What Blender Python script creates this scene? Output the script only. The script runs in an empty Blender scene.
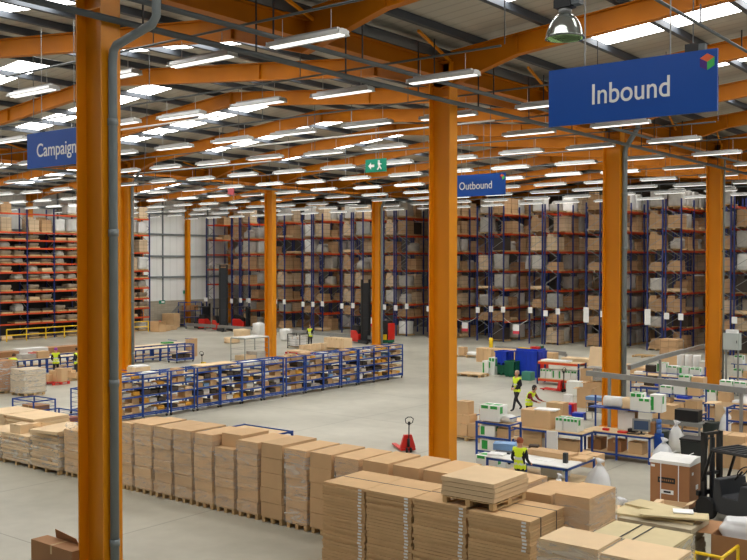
import bpy, math, random
from mathutils import Vector, Matrix
R = random.Random(7)
C = bpy.context.scene.collection
PI = math.pi

# ------------------------------------------------------------------ camera
H = 6.8                      # eye height above the warehouse floor (a mezzanine)
F = 950.0                    # focal length in pixels of a 747 wide frame
YAW = math.radians(37.9)
PITCH = math.radians(1.03)
fw = Vector((-math.sin(YAW)*math.cos(PITCH), math.cos(YAW)*math.cos(PITCH), -math.sin(PITCH)))
rt = Vector((math.cos(YAW), math.sin(YAW), 0))
up = rt.cross(fw)
cam = bpy.data.cameras.new('camera')
camo = bpy.data.objects.new('camera', cam); C.objects.link(camo)
camo.location = (0, 0, H)
camo.rotation_euler = (PI/2-PITCH, 0, YAW)
cam.sensor_width = 36; cam.lens = F/747*36; cam.clip_end = 400; cam.clip_start = 0.1
bpy.context.scene.camera = camo

def ray(x, y):
    return fw + rt*((x-373.5)/F) + up*((280-y)/F)
def gp(x, y, z=0.0):          # surveyed spot on a level at height z
    d = ray(x, y); t = (z-H)/d.z
    return (d.x*t, d.y*t)
def onY(x, y, Y):
    d = ray(x, y); t = Y/d.y
    return (d.x*t, Y, H+d.z*t)
def onX(x, y, X):
    d = ray(x, y); t = X/d.x
    return (X, d.y*t, H+d.z*t)

# ------------------------------------------------------------------ materials
def lin(c):
    return tuple((v/255/12.92 if v/255 <= 0.04045 else ((v/255+0.055)/1.055)**2.4) for v in c) + (1,)
MATS = {}
def mat(name, rgb, rough=0.6, metal=0.0, var=0.0, scale=3.0, emit=0.0, obj_var=0.0, alpha=None, spec=0.5, stretch=None, detail=3):
    if name in MATS: return MATS[name]
    m = bpy.data.materials.new(name); m.use_nodes = True
    nt = m.node_tree; b = nt.nodes['Principled BSDF']
    col = lin(rgb)
    b.inputs['Base Color'].default_value = col
    b.inputs['Roughness'].default_value = rough
    b.inputs['Metallic'].default_value = metal
    b.inputs['Specular IOR Level'].default_value = spec
    if emit:
        b.inputs['Emission Color'].default_value = col
        b.inputs['Emission Strength'].default_value = emit
    out = None
    if var or obj_var:
        tc = nt.nodes.new('ShaderNodeTexCoord')
        hs = nt.nodes.new('ShaderNodeHueSaturation'); hs.inputs['Color'].default_value = col
        val = None
        if var:
            mp = nt.nodes.new('ShaderNodeMapping'); nz = nt.nodes.new('ShaderNodeTexNoise')
            nt.links.new(tc.outputs['Object'], mp.inputs['Vector']); nt.links.new(mp.outputs['Vector'], nz.inputs['Vector'])
            if stretch: mp.inputs['Scale'].default_value = stretch
            nz.inputs['Scale'].default_value = scale; nz.inputs['Detail'].default_value = detail
            mr = nt.nodes.new('ShaderNodeMapRange'); nt.links.new(nz.outputs['Fac'], mr.inputs['Value'])
            mr.inputs['From Min'].default_value = .25; mr.inputs['From Max'].default_value = .75
            mr.inputs['To Min'].default_value = 1-var; mr.inputs['To Max'].default_value = 1+var
            val = mr.outputs['Result']
        if obj_var:
            oi = nt.nodes.new('ShaderNodeObjectInfo')
            m2 = nt.nodes.new('ShaderNodeMapRange'); nt.links.new(oi.outputs['Random'], m2.inputs['Value'])
            m2.inputs['To Min'].default_value = 1-obj_var; m2.inputs['To Max'].default_value = 1+obj_var
            if val is None: val = m2.outputs['Result']
            else:
                mu = nt.nodes.new('ShaderNodeMath'); mu.operation = 'MULTIPLY'
                nt.links.new(val, mu.inputs[0]); nt.links.new(m2.outputs['Result'], mu.inputs[1]); val = mu.outputs[0]
        nt.links.new(val, hs.inputs['Value'])
        nt.links.new(hs.outputs['Color'], b.inputs['Base Color'])
    if alpha is not None: b.inputs['Alpha'].default_value = alpha
    MATS[name] = m
    return m

ORANGE = mat('orange_column_paint', (222, 140, 0), .4, var=.10, scale=1.2, stretch=(1, 1, .15))
ORAFT = mat('orange_rafter_paint', (182, 106, 0), .5, var=.14, scale=.8, spec=.2)
OBEAM = mat('orange_rack_beam', (212, 72, 22), .5, obj_var=.15)
BLUE = mat('blue_rack_steel', (24, 42, 104), .5, obj_var=.1)
CBLUE = mat('blue_cart_steel', (20, 66, 146), .45, obj_var=.12)
GALV = mat('galvanised_steel', (150, 152, 150), .45, metal=.5, var=.1)
PIPE = mat('grey_pipe', (126, 134, 136), .45, var=.08, scale=2)
PIPED = mat('dark_grey_pipe', (88, 94, 96), .5, var=.08)
PURL = mat('purlin_steel', (66, 72, 80), .6, var=.1)
WHITE = mat('white_paint', (232, 232, 228), .5)
PAPER = mat('white_paper', (238, 238, 236), .7)
BLACK = mat('black_plastic', (22, 23, 25), .45)
DARK = mat('dark_steel', (40, 43, 48), .5)
RED = mat('red_paint', (205, 34, 22), .4)
GREEN = mat('green_print', (44, 158, 66), .5)
GREENP = mat('green_plastic', (22, 100, 70), .45)
BLUEP = mat('blue_plastic', (18, 60, 190), .4, var=.08)
YELLOW = mat('yellow_paint', (240, 200, 20), .4)
HIVIS = mat('hi_vis_yellow', (218, 240, 40), .6)
SILVER = mat('reflective_band', (210, 212, 205), .35)
SKIN = mat('skin', (205, 150, 122), .55)
CLOTH = mat('dark_cloth', (30, 30, 36), .85)
BURG = mat('burgundy_cloth', (118, 28, 36), .85)
WOOD = mat('pallet_wood', (196, 164, 116), .75, var=.2, scale=4, stretch=(1, 8, 1), obj_var=.1)
PLY = mat('plywood', (218, 190, 146), .65, var=.12, scale=3, stretch=(1, 6, 1))
CARD = mat('cardboard', (206, 170, 126), .8, var=.07, scale=1.6, obj_var=.10)
CARDL = mat('pale_cardboard', (222, 194, 154), .8, var=.06, scale=1.6, obj_var=.06)
CARDD = mat('dark_cardboard', (160, 116, 76), .8, var=.08, scale=2, obj_var=.12)
GREYG = mat('grey_stock', (176, 172, 164), .7, var=.15, scale=3, obj_var=.2)
WHITEG = mat('white_stock', (222, 222, 218), .6, var=.08, obj_var=.06)
DKG = mat('dark_stock', (66, 56, 48), .8, var=.2, obj_var=.3)
SIGNB = mat('sign_blue', (0, 74, 164), .4)
RUBBER = mat('rubber', (20, 20, 20), .8)
SCREEN = mat('monitor_screen', (60, 80, 110), .2)
TEAL = mat('exit_green', (10, 140, 110), .45)
LAMPM = mat('lamp_reflector', (186, 187, 184), .4, metal=.2, var=.05)

def tube_mat():
    m = bpy.data.materials.new('fluorescent_tube'); m.use_nodes = True
    nt = m.node_tree; nt.nodes.clear()
    e = nt.nodes.new('ShaderNodeEmission'); o = nt.nodes.new('ShaderNodeOutputMaterial')
    e.inputs['Color'].default_value = (1, .97, .9, 1); e.inputs['Strength'].default_value = 2.6
    nt.links.new(e.outputs[0], o.inputs['Surface']); return m
TUBE = tube_mat()
def sky_mat():
    m = bpy.data.materials.new('daylit_rooflight_sheet'); m.use_nodes = True
    nt = m.node_tree; nt.nodes.clear()
    e = nt.nodes.new('ShaderNodeEmission'); o = nt.nodes.new('ShaderNodeOutputMaterial')
    e.inputs['Color'].default_value = (1, .985, .95, 1); e.inputs['Strength'].default_value = 14.0
    nt.links.new(e.outputs[0], o.inputs['Surface']); return m
SKYL = sky_mat()

def floor_mat():
    m = bpy.data.materials.new('worn_concrete'); m.use_nodes = True
    nt = m.node_tree; b = nt.nodes['Principled BSDF']; L = nt.links.new
    tc = nt.nodes.new('ShaderNodeTexCoord')
    n1 = nt.nodes.new('ShaderNodeTexNoise'); n1.inputs['Scale'].default_value = .22; n1.inputs['Detail'].default_value = 6
    n2 = nt.nodes.new('ShaderNodeTexNoise'); n2.inputs['Scale'].default_value = 2.2; n2.inputs['Detail'].default_value = 5
    L(tc.outputs['Object'], n1.inputs['Vector']); L(tc.outputs['Object'], n2.inputs['Vector'])
    cr = nt.nodes.new('ShaderNodeValToRGB'); cr.color_ramp.elements[0].position = .33; cr.color_ramp.elements[1].position = .68
    cr.color_ramp.elements[0].color = lin((158, 155, 140)); cr.color_ramp.elements[1].color = lin((188, 185, 170))
    L(n1.outputs['Fac'], cr.inputs['Fac'])
    mr = nt.nodes.new('ShaderNodeMapRange'); mr.inputs['To Min'].default_value = .88; mr.inputs['To Max'].default_value = 1.1
    L(n2.outputs['Fac'], mr.inputs['Value'])
    br = nt.nodes.new('ShaderNodeTexBrick'); br.offset = 0; br.inputs['Scale'].default_value = 1
    br.inputs['Brick Width'].default_value = 6.5; br.inputs['Row Height'].default_value = 6.5
    br.inputs['Mortar Size'].default_value = .025; br.inputs['Mortar Smooth'].default_value = .3
    br.inputs['Color1'].default_value = (1, 1, 1, 1); br.inputs['Color2'].default_value = (.95, .95, .95, 1); br.inputs['Mortar'].default_value = (.62, .62, .6, 1)
    L(tc.outputs['Object'], br.inputs['Vector'])
    hs = nt.nodes.new('ShaderNodeHueSaturation'); L(cr.outputs['Color'], hs.inputs['Color']); L(mr.outputs['Result'], hs.inputs['Value'])
    mx = nt.nodes.new('ShaderNodeMix'); mx.data_type = 'RGBA'; mx.blend_type = 'MULTIPLY'; mx.inputs[0].default_value = 1
    L(hs.outputs['Color'], mx.inputs[6]); L(br.outputs['Color'], mx.inputs[7])
    L(mx.outputs[2], b.inputs['Base Color'])
    b.inputs['Roughness'].default_value = .42; b.inputs['Specular IOR Level'].default_value = .35
    return m
def rib_mat(name, rgb, axis, step, depth=.25, rough=.6, var=.06):
    """Profiled sheet: fine ribs across one axis."""
    m = bpy.data.materials.new(name); m.use_nodes = True
    nt = m.node_tree; b = nt.nodes['Principled BSDF']; L = nt.links.new
    tc = nt.nodes.new('ShaderNodeTexCoord'); sp = nt.nodes.new('ShaderNodeSeparateXYZ'); L(tc.outputs['Object'], sp.inputs[0])
    md = nt.nodes.new('ShaderNodeMath'); md.operation = 'PINGPONG'; md.inputs[1].default_value = step/2
    L(sp.outputs[axis], md.inputs[0])
    mr = nt.nodes.new('ShaderNodeMapRange'); mr.inputs['From Max'].default_value = step*.12
    L(md.outputs[0], mr.inputs['Value']); mr.inputs['To Min'].default_value = 1-depth; mr.inputs['To Max'].default_value = 1
    nz = nt.nodes.new('ShaderNodeTexNoise'); nz.inputs['Scale'].default_value = .5; L(tc.outputs['Object'], nz.inputs['Vector'])
    m2 = nt.nodes.new('ShaderNodeMapRange'); L(nz.outputs['Fac'], m2.inputs['Value']); m2.inputs['To Min'].default_value = 1-var; m2.inputs['To Max'].default_value = 1+var
    mu = nt.nodes.new('ShaderNodeMath'); mu.operation = 'MULTIPLY'; L(mr.outputs[0], mu.inputs[0]); L(m2.outputs[0], mu.inputs[1])
    hs = nt.nodes.new('ShaderNodeHueSaturation'); hs.inputs['Color'].default_value = lin(rgb); L(mu.outputs[0], hs.inputs['Value'])
    L(hs.outputs['Color'], b.inputs['Base Color']); b.inputs['Roughness'].default_value = rough
    return m
def seam_mat(name, rgb, w, h, rough=.8, seam=.5, obj_var=.15, tape=None):
    """Stacked cartons: seams between boxes from a brick pattern on the side faces."""
    m = bpy.data.materials.new(name); m.use_nodes = True
    nt = m.node_tree; b = nt.nodes['Principled BSDF']; L = nt.links.new
    tc = nt.nodes.new('ShaderNodeTexCoord'); sp = nt.nodes.new('ShaderNodeSeparateXYZ'); L(tc.outputs['Object'], sp.inputs[0])
    ad = nt.nodes.new('ShaderNodeMath'); L(sp.outputs[0], ad.inputs[0]); L(sp.outputs[1], ad.inputs[1])
    cb = nt.nodes.new('ShaderNodeCombineXYZ'); L(ad.outputs[0], cb.inputs[0]); L(sp.outputs[2], cb.inputs[1])
    br = nt.nodes.new('ShaderNodeTexBrick'); br.offset = 0; br.inputs['Scale'].default_value = 1
    br.inputs['Brick Width'].default_value = w; br.inputs['Row Height'].default_value = h
    br.inputs['Mortar Size'].default_value = .018; br.inputs['Mortar Smooth'].default_value = .4
    c = lin(rgb)
    br.inputs['Color1'].default_value = c; br.inputs['Color2'].default_value = tuple(v*.82 for v in c[:3])+(1,)
    br.inputs['Mortar'].default_value = tuple(v*seam for v in c[:3])+(1,)
    L(cb.outputs[0], br.inputs['Vector'])
    oi = nt.nodes.new('ShaderNodeObjectInfo'); m2 = nt.nodes.new('ShaderNodeMapRange'); L(oi.outputs['Random'], m2.inputs['Value'])
    m2.inputs['To Min'].default_value = 1-obj_var; m2.inputs['To Max'].default_value = 1+obj_var
    hs = nt.nodes.new('ShaderNodeHueSaturation'); L(br.outputs['Color'], hs.inputs['Color']); L(m2.outputs[0], hs.inputs['Value'])
    L(hs.outputs['Color'], b.inputs['Base Color']); b.inputs['Roughness'].default_value = rough
    return m
def wrap_mat(name, base=.22, tint=(235, 235, 230)):
    m = bpy.data.materials.new(name); m.use_nodes = True
    nt = m.node_tree; b = nt.nodes['Principled BSDF']; L = nt.links.new
    b.inputs['Base Color'].default_value = lin(tint); b.inputs['Roughness'].default_value = .32
    tc = nt.nodes.new('ShaderNodeTexCoord'); mp = nt.nodes.new('ShaderNodeMapping'); L(tc.outputs['Object'], mp.inputs[0])
    mp.inputs['Scale'].default_value = (1, 1, 4.5); mp.inputs['Rotation'].default_value = (.25, .2, 0)
    nz = nt.nodes.new('ShaderNodeTexNoise'); nz.inputs['Scale'].default_value = 1.6; nz.inputs['Detail'].default_value = 5; nz.inputs['Distortion'].default_value = 1.2
    L(mp.outputs[0], nz.inputs['Vector'])
    mr = nt.nodes.new('ShaderNodeMapRange'); mr.inputs['From Min'].default_value = .42; mr.inputs['From Max'].default_value = .75
    mr.inputs['To Min'].default_value = base*.35; mr.inputs['To Max'].default_value = base*2.2
    L(nz.outputs['Fac'], mr.inputs['Value']); L(mr.outputs[0], b.inputs['Alpha'])
    bp = nt.nodes.new('ShaderNodeBump'); bp.inputs['Strength'].default_value = .15; bp.inputs['Distance'].default_value = .05
    L(nz.outputs['Fac'], bp.inputs['Height']); L(bp.outputs[0], b.inputs['Normal'])
    return m
FLOOR = floor_mat()
ROOF = rib_mat('roof_liner_sheet', (176, 172, 162), 1, .5, .25)
CLAD = rib_mat('white_wall_cladding', (242, 244, 240), 1, .9, .1)
BLOCK = seam_mat('blockwork', (176, 168, 150), .45, .22, .9, .75, 0)
CARTONS = seam_mat('stacked_cartons', (184, 148, 108), .55, .42)
CARTONW = seam_mat('pale_stacked_cartons', (206, 182, 150), .6, .36)
CARTONG = seam_mat('grey_stacked_cartons', (170, 160, 148), .5, .5)
WRAP = wrap_mat('shrink_wrap', .17)
WRAPH = wrap_mat('heavy_shrink_wrap', .26)
BAG = mat('clear_bag', (246, 248, 250), .35, alpha=.72, var=.06)

# ------------------------------------------------------------------ mesh builder
class MB:
    def __init__(s): s.v = []; s.f = []; s.m = []
    def add(s, vs, fs, mi=0):
        o = len(s.v); s.v += [tuple(v) for v in vs]; s.f += [tuple(i+o for i in f) for f in fs]; s.m += [mi]*len(fs); return s
    def bb(s, x0, x1, y0, y1, z0, z1, mi=0):
        return s.add([(x0,y0,z0),(x1,y0,z0),(x1,y1,z0),(x0,y1,z0),(x0,y0,z1),(x1,y0,z1),(x1,y1,z1),(x0,y1,z1)],
                     [(0,3,2,1),(4,5,6,7),(0,1,5,4),(1,2,6,5),(2,3,7,6),(3,0,4,7)], mi)
    def box(s, c, d, rz=0.0, mi=0, M=None):
        x, y, z = d[0]/2, d[1]/2, d[2]/2
        T = M if M is not None else Matrix.Rotation(rz, 3, 'Z')
        vs = [T @ Vector(p) + Vector(c) for p in ((-x,-y,-z),(x,-y,-z),(x,y,-z),(-x,y,-z),(-x,-y,z),(x,-y,z),(x,y,z),(-x,y,z))]
        return s.add(vs, [(0,3,2,1),(4,5,6,7),(0,1,5,4),(1,2,6,5),(2,3,7,6),(3,0,4,7)], mi)
    def bar(s, a, b, w, h=None, mi=0):
        a, b = Vector(a), Vector(b); d = b-a; h = h or w
        if d.length < 1e-6: return s
        z = d.normalized(); u = Vector((0,0,1)) if abs(z.z) < .95 else Vector((0,1,0))
        x = z.cross(u).normalized(); y = x.cross(z)
        vs = [p + x*i*w/2 + y*j*h/2 for p in (a, b) for i, j in ((-1,-1),(1,-1),(1,1),(-1,1))]
        return s.add(vs, [(0,1,2,3),(7,6,5,4),(0,4,5,1),(1,5,6,2),(2,6,7,3),(3,7,4,0)], mi)
    def tube(s, pts, r, n=8, mi=0):
        pts = [Vector(p) for p in pts]; rs = r if isinstance(r, (list, tuple)) else [r]*len(pts)
        vs = []; fs = []; px = None
        for i, p in enumerate(pts):
            d = (pts[min(i+1, len(pts)-1)] - pts[max(i-1, 0)]).normalized()
            if px is None:
                u = Vector((0,0,1)) if abs(d.z) < .9 else Vector((1,0,0)); px = d.cross(u).normalized()
            px = (px - d*px.dot(d)).normalized(); py = d.cross(px)
            for k in range(n):
                a = 2*PI*k/n; vs.append(p + (px*math.cos(a)+py*math.sin(a))*rs[i])
        for i in range(len(pts)-1):
            for k in range(n):
                fs.append((i*n+k, i*n+(k+1)%n, (i+1)*n+(k+1)%n, (i+1)*n+k))
        fs.append(tuple(range(n-1, -1, -1))); fs.append(tuple((len(pts)-1)*n+k for k in range(n)))
        return s.add(vs, fs, mi)
    def lathe(s, prof, c=(0,0,0), n=16, mi=0):
        vs = []; fs = []
        for r, z in prof:
            for k in range(n):
                a = 2*PI*k/n; vs.append((c[0]+r*math.cos(a), c[1]+r*math.sin(a), c[2]+z))
        for i in range(len(prof)-1):
            for k in range(n): fs.append((i*n+k, i*n+(k+1)%n, (i+1)*n+(k+1)%n, (i+1)*n+k))
        fs.append(tuple(range(n-1, -1, -1))); fs.append(tuple((len(prof)-1)*n+k for k in range(n)))
        return s.add(vs, fs, mi)
    def prism(s, poly, axis, a, b, mi=0):
        """poly of 2D points extruded along axis (0 x, 1 y, 2 z) from a to b."""
        n = len(poly); vs = []
        for t in (a, b):
            for p in poly:
                vs.append((t, p[0], p[1]) if axis == 0 else (p[0], t, p[1]) if axis == 1 else (p[0], p[1], t))
        fs = [tuple(range(n)), tuple(range(2*n-1, n-1, -1))] + [(i, i+n, (i+1)%n+n, (i+1)%n) for i in range(n)]
        return s.add(vs, fs, mi)
    def lump(s, c, d, mi=0, amp=.12, n=5, rnd=None, sq=.35):
        """a rounded, uneven body (bags, wrapped goods): a box sphere pulled between box and ball."""
        rnd = rnd or R; vs = []; idx = {}; fs = []
        ph = [rnd.uniform(0, 6.28) for _ in range(6)]
        def vert(p):
            k = tuple(round(q, 4) for q in p)
            if k in idx: return idx[k]
            q = Vector(p); b = q*1.0; sp = q.normalized()
            r = b.lerp(sp, sq)
            w = 1 + amp*(math.sin(3.1*q.x+ph[0]+2*q.z)*.5 + math.sin(4.3*q.y+ph[1]-1.5*q.x)*.3 + math.sin(5.2*q.z+ph[2]+2.2*q.y)*.3)
            idx[k] = len(vs); vs.append((c[0]+r.x*w*d[0]/2, c[1]+r.y*w*d[1]/2, c[2]+r.z*(w if q.z > -.9 else 1)*d[2]/2)); return idx[k]
        for ax in range(3):
            for sg in (-1, 1):
                for i in range(n):
                    for j in range(n):
                        q = []
                        for di, dj in ((0,0),(1,0),(1,1),(0,1)):
                            u, v = -1+2*(i+di)/n, -1+2*(j+dj)/n
                            p = [0,0,0]; p[ax] = sg; p[(ax+1)%3] = u*sg; p[(ax+2)%3] = v
                            q.append(vert(p))
                        fs.append(tuple(q))
        return s.add(vs, fs, mi)
    def mesh(s, name, mats, smooth=False):
        me = bpy.data.meshes.new(name); me.from_pydata(s.v, [], s.f)
        for m in (mats if isinstance(mats, (list, tuple)) else [mats]): me.materials.append(m)
        if any(s.m): me.polygons.foreach_set('material_index', s.m)
        if smooth: me.polygons.foreach_set('use_smooth', [True]*len(me.polygons))
        me.update(); return me
    def build(s, name, mats, parent=None, loc=(0,0,0), rz=0.0, smooth=False, bevel=0.0, label=None):
        o = bpy.data.objects.new(name, s.mesh(name, mats, smooth)); C.objects.link(o)
        o.location = loc; o.rotation_euler = (0, 0, rz)
        if parent is not None: o.parent = parent
        if bevel:
            b = o.modifiers.new('bevel', 'BEVEL'); b.width = bevel; b.segments = 2; b.limit_method = 'ANGLE'
        if label: o['label'] = label
        return o

SEEN = {}
def tag(o, label, cat, group=None, kind=None):
    o['label'] = label; o['category'] = cat
    if group: o['group'] = group
    if kind: o['kind'] = kind
    SEEN[label] = SEEN.get(label, 0)+1
    if SEEN[label] > 1 : print('DUP LABEL', label)
    n = len(label.split())
    if n > 16 or n < 4: print('LABEL LENGTH', n, label)
    return o
def thing(name, label, cat, loc=(0,0,0), rz=0.0, group=None):
    o = bpy.data.objects.new(name, None); C.objects.link(o); o.empty_display_size = .3
    o.location = loc; o.rotation_euler = (0,0,rz)
    if label: tag(o, label, cat, group)
    return o
def struct(o):
    o['kind'] = 'structure'; return o
def dup(src, label, loc, rz=0.0, scale=None, group=None, kids=True):
    o = src.copy(); C.objects.link(o); o.location = loc; o.rotation_euler = (0,0,rz)
    if scale: o.scale = scale
    tag(o, label, src['category'], group or src.get('group'))
    if kids:
        for ch in list(src.children):
            c = ch.copy(); C.objects.link(c); c.parent = o
            for g in list(ch.children):
                d = g.copy(); C.objects.link(d); d.parent = c
    return o
def place(src, label, loc, rz=0.0, scale=None):
    """first use moves the model itself, later uses copy it"""
    if not src.get('label'):
        src.location = loc; src.rotation_euler = (0,0,rz)
        if scale: src.scale = scale
        tag(src, label, src['category'], src.get('group')); return src
    return dup(src, label, loc, rz, scale)
ORD = ['zeroth','first','second','third','fourth','fifth','sixth','seventh','eighth','ninth','tenth','eleventh','twelfth','thirteenth','fourteenth','fifteenth','sixteenth','seventeenth','eighteenth','nineteenth','twentieth','twenty-first','twenty-second','twenty-third','twenty-fourth']
# ------------------------------------------------------------------ the building
XV = [15.5, -16.32, -48.2, -79.3]      # valley lines; the last is the white wall
XW = -79.3
YB = 83.0
FY = [11.8+6.325*k for k in range(-2, 12)]  # portal frames
ZV = 13.5                                # roof sheet height at a valley
SL = .092
def zroof(x):
    for a, b in zip(XV, XV[1:]):
        if b <= x <= a:
            return ZV + SL*min(a-x, x-b)
    return ZV
fl = MB().bb(XW-.3, 30, -6, YB, -.2, 0).build('floor', FLOOR); struct(fl)
# white clad wall on a block plinth
struct(MB().bb(XW-.2, XW, -6, YB, 2.8, 16).build('wall_side', CLAD))
struct(MB().bb(XW-.2, XW+.12, -6, YB, 0, 2.8).build('wall_plinth', BLOCK))
struct(MB().bb(XW-.2, 30, YB, YB+.2, 0, 16).build('wall_end_shade', mat('end_wall_shade_grey', (96, 92, 86), .9)))  # set close and coloured dark to stand for the unlit depth of the racks
for i, z in enumerate((5.3, 7.5, 9.8, 12.0)):
    struct(MB().bb(XW, XW+.16, -6, YB, z-.1, z+.1).build('trim_%d' % (i+1), PIPE))
for i, y in enumerate([5.475+3.16+6.325*k for k in range(0, 11)]):
    struct(MB().bb(XW, XW+.1, y-.07, y+.07, 2.8, 13.4).build('trim_%d' % (i+5), PIPE))
# roof slopes, each its own sheet
for a, b in zip(XV, XV[1:]):
    c = (a+b)/2; zr = ZV+SL*(a-b)/2
    for x0, x1, z0, z1 in ((a, c, ZV, zr), (c, b, zr, ZV)):
        mb = MB(); mb.add([(x0,-6,z0),(x1,-6,z1),(x1,YB,z1),(x0,YB,z0),(x0,-6,z0+.1),(x1,-6,z1+.1),(x1,YB,z1+.1),(x0,YB,z0+.1)],
                          [(0,1,2,3),(7,6,5,4),(0,4,5,1),(2,6,7,3)])
        o = mb.build('ceiling', ROOF); struct(o)
        # purlins
        n = 7; L = x1-x0
        for k in range(n):
            x = x0 + L*(k+.5)/n; z = zroof(x)
            p = MB(); p.bb(x-.05, x+.05, -6, YB, z-.2, z-.005); p.bb(x-.12, x+.05, -6, YB, z-.215, z-.2)
            struct(p.build('purlin', PURL))
# rooflights: long translucent strips up each slope
wn = 0
for a, b in zip(XV, XV[1:]):
    c = (a+b)/2
    for (e, f) in ((a, c), (c, b)):
        lo, hi = (e, f) if e == a else (f, e)     # valley end, ridge end
        for y0 in FY[:-2]:
            if a > 0 and y0 < 0: continue
            wn += 1
            xs = [lo+(hi-lo)*t for t in (.2, .93)]
            y = y0+3.0
            z0, z1 = zroof(xs[0])-.02, zroof(xs[1])-.02
            mb = MB(); mb.add([(xs[0], y, z0), (xs[1], y, z1), (xs[1], y+1.3, z1), (xs[0], y+1.3, z0), (xs[0], y, z0+.015), (xs[1], y, z1+.015), (xs[1], y+1.3, z1+.015), (xs[0], y+1.3, z0+.015)],
                              [(0,1,2,3) if xs[1] > xs[0] else (3,2,1,0), (4,5,6,7), (0,4,5,1), (3,2,6,7), (1,5,6,2), (0,3,7,4)])
            struct(mb.build('window_%d' % wn, SKYL))
# rafters: one tapered I-section per slope and frame, haunched at the valley
def rafter(x0, x1, y):
    """x0 valley, x1 ridge"""
    s = 1 if x1 > x0 else -1; L = abs(x1-x0)
    top = lambda t: ZV-.3+SL*t
    d = .58
    prof = [(0, top(0)-1.05), (2.6, top(2.6)-d), (L, top(L)-d), (L, top(L)), (0, top(0))]
    mb = MB(); mb.prism([(x0+s*p, z) for p, z in prof], 1, y-.012, y+.012)
    for (ta, za), (tb, zb) in ((prof[0], prof[1]), (prof[1], prof[2]), (prof[4], prof[3])):
        mb.bar((x0+s*ta, y, za), (x0+s*tb, y, zb), .26, .035)
    for t in (2.6, 7.8, L-.05):
        mb.bb(min(x0+s*t, x0+s*(t+.03)), max(x0+s*t, x0+s*(t+.03)), y-.12, y+.12, top(t)-d, top(t))
    return struct(mb.build('rafter', ORAFT))
for a, b in zip(XV, XV[1:]):
    c = (a+b)/2
    for y in FY:
        if y < 8 and a > 0: continue
        rafter(a, c, y); rafter(b, c, y)
# valley beams between columns
for xv in XV[1:3]:
    for y0, y1 in zip(FY[:-1], FY[1:]):
        mb = MB(); mb.bb(xv-.012, xv+.012, y0+.02, y1-.02, 12.5, 12.95); mb.bb(xv-.15, xv+.15, y0+.02, y1-.02, 12.47, 12.5); mb.bb(xv-.15, xv+.15, y0+.02, y1-.02, 12.95, 12.98)
        struct(mb.build('valley_beam', ORAFT))
    g = MB(); g.bb(xv-.35, xv+.35, -6, YB, 13.2, 13.24); struct(g.build('valley_gutter', PURL))
# slender orange ties from rafter to purlin beside the valley
for xv in XV[1:3]:
    for y in FY[1:12]:
        mb = MB(); mb.bar((xv+.25, y+.1, 12.95), (xv+.9, y-2.6, 13.3), .07); mb.bar((xv-2.0, y+.05, 12.85), (xv-1.9, y+1.0, 13.4), .06)
        struct(mb.build('fly_brace', ORANGE))
# columns: I-sections, web across the span
COLS = []
def column(x, y, ztop=12.9, a=.76, b=.43, z0=0.0):
    mb = MB()
    mb.bb(x-a/2, x-a/2+.035, y-b/2, y+b/2, z0, ztop); mb.bb(x+a/2-.035, x+a/2, y-b/2, y+b/2, z0, ztop)
    mb.bb(x-a/2+.035, x+a/2-.035, y-.012, y+.012, z0, ztop)
    mb.bb(x-a/2-.08, x+a/2+.08, y-b/2-.08, y+b/2+.08, z0, z0+.04)
    mb.bb(x-a/2+.035, x+a/2-.035, y-b/2, y+b/2, ztop-1.05, ztop-1.02); mb.bb(x-a/2-.02, x+a/2+.02, y-b/2-.02, y+b/2+.02, ztop, ztop+.03)
    return struct(mb.build('column', ORANGE))
for xv in XV[1:3]:
    for y in [11.8+12.65*k for k in range(0, 8)]:
        if xv > -20 and y > 62: continue
        if xv < -20 and y > 75: continue
        near = y < 13 and xv > -20
        column(xv+(.07 if near else 0), y, 12.9, *((.84, .46) if near else (.76, .43)))
for y in [5.475+6.325*k for k in range(0, 12)]:
    if y > 20: column(XW+.35, y, 13.3, .4, .45)
# red protection at the foot of the column by the picking carts
# rain pipes clipped to the columns
def drainpipe(label, x, y, r, path_top, elbow=11.5):
    t = thing('drainpipe', label, 'pipe', (x, y, 0))
    mb = MB(); mb.tube([(0,0,0.02), (0,0,elbow-.2), (.03,0,elbow)] + path_top, r, 12); mb.build('pipe', PIPE, t, smooth=True)
    for z in (1.2, 4.4, 7.4, 9.6):
        MB().tube([(0,0,z-.07),(0,0,z+.07)], r*1.16, 12).build('collar', PIPE, t, smooth=True)
        MB().bb(-r-.1, r*.3, -.03, .03, z-.025, z+.025).build('bracket', DARK, t)
    return t
drainpipe('fat grey rainwater pipe beside the nearest orange column, elbowed under the roof', XV[1]+.6, 11.76, .088, [(.12,.0,11.1), (1.12,.08,11.38), (1.22,.1,11.52), (1.22,.1,13.1)], 11.0)
drainpipe('grey rainwater pipe on the orange column behind the Inbound sign', XV[1]+.49, 37.1, .105, [(.2,.05,11.8), (.5,.1,12.3), (.5,.1,13.1)])
drainpipe('thin grey rainwater pipe on the orange column hidden behind the nearest one', XV[2]+.49, 37.1, .09, [(.2,.05,11.8), (.5,.1,12.3), (.5,.1,13.1)])
drainpipe('thin grey rainwater pipe on the orange column beside the far picking carts', XV[2]+.49, 62.4, .1, [(.2,.05,11.8), (.5,.1,12.3), (.5,.1,13.1)])
drainpipe('thin grey cable pipe on the orange column with the grey cabinet', XV[1]+.47, 49.75, .05, [(.02,.0,11.8), (.02,.1,12.3)])
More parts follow.
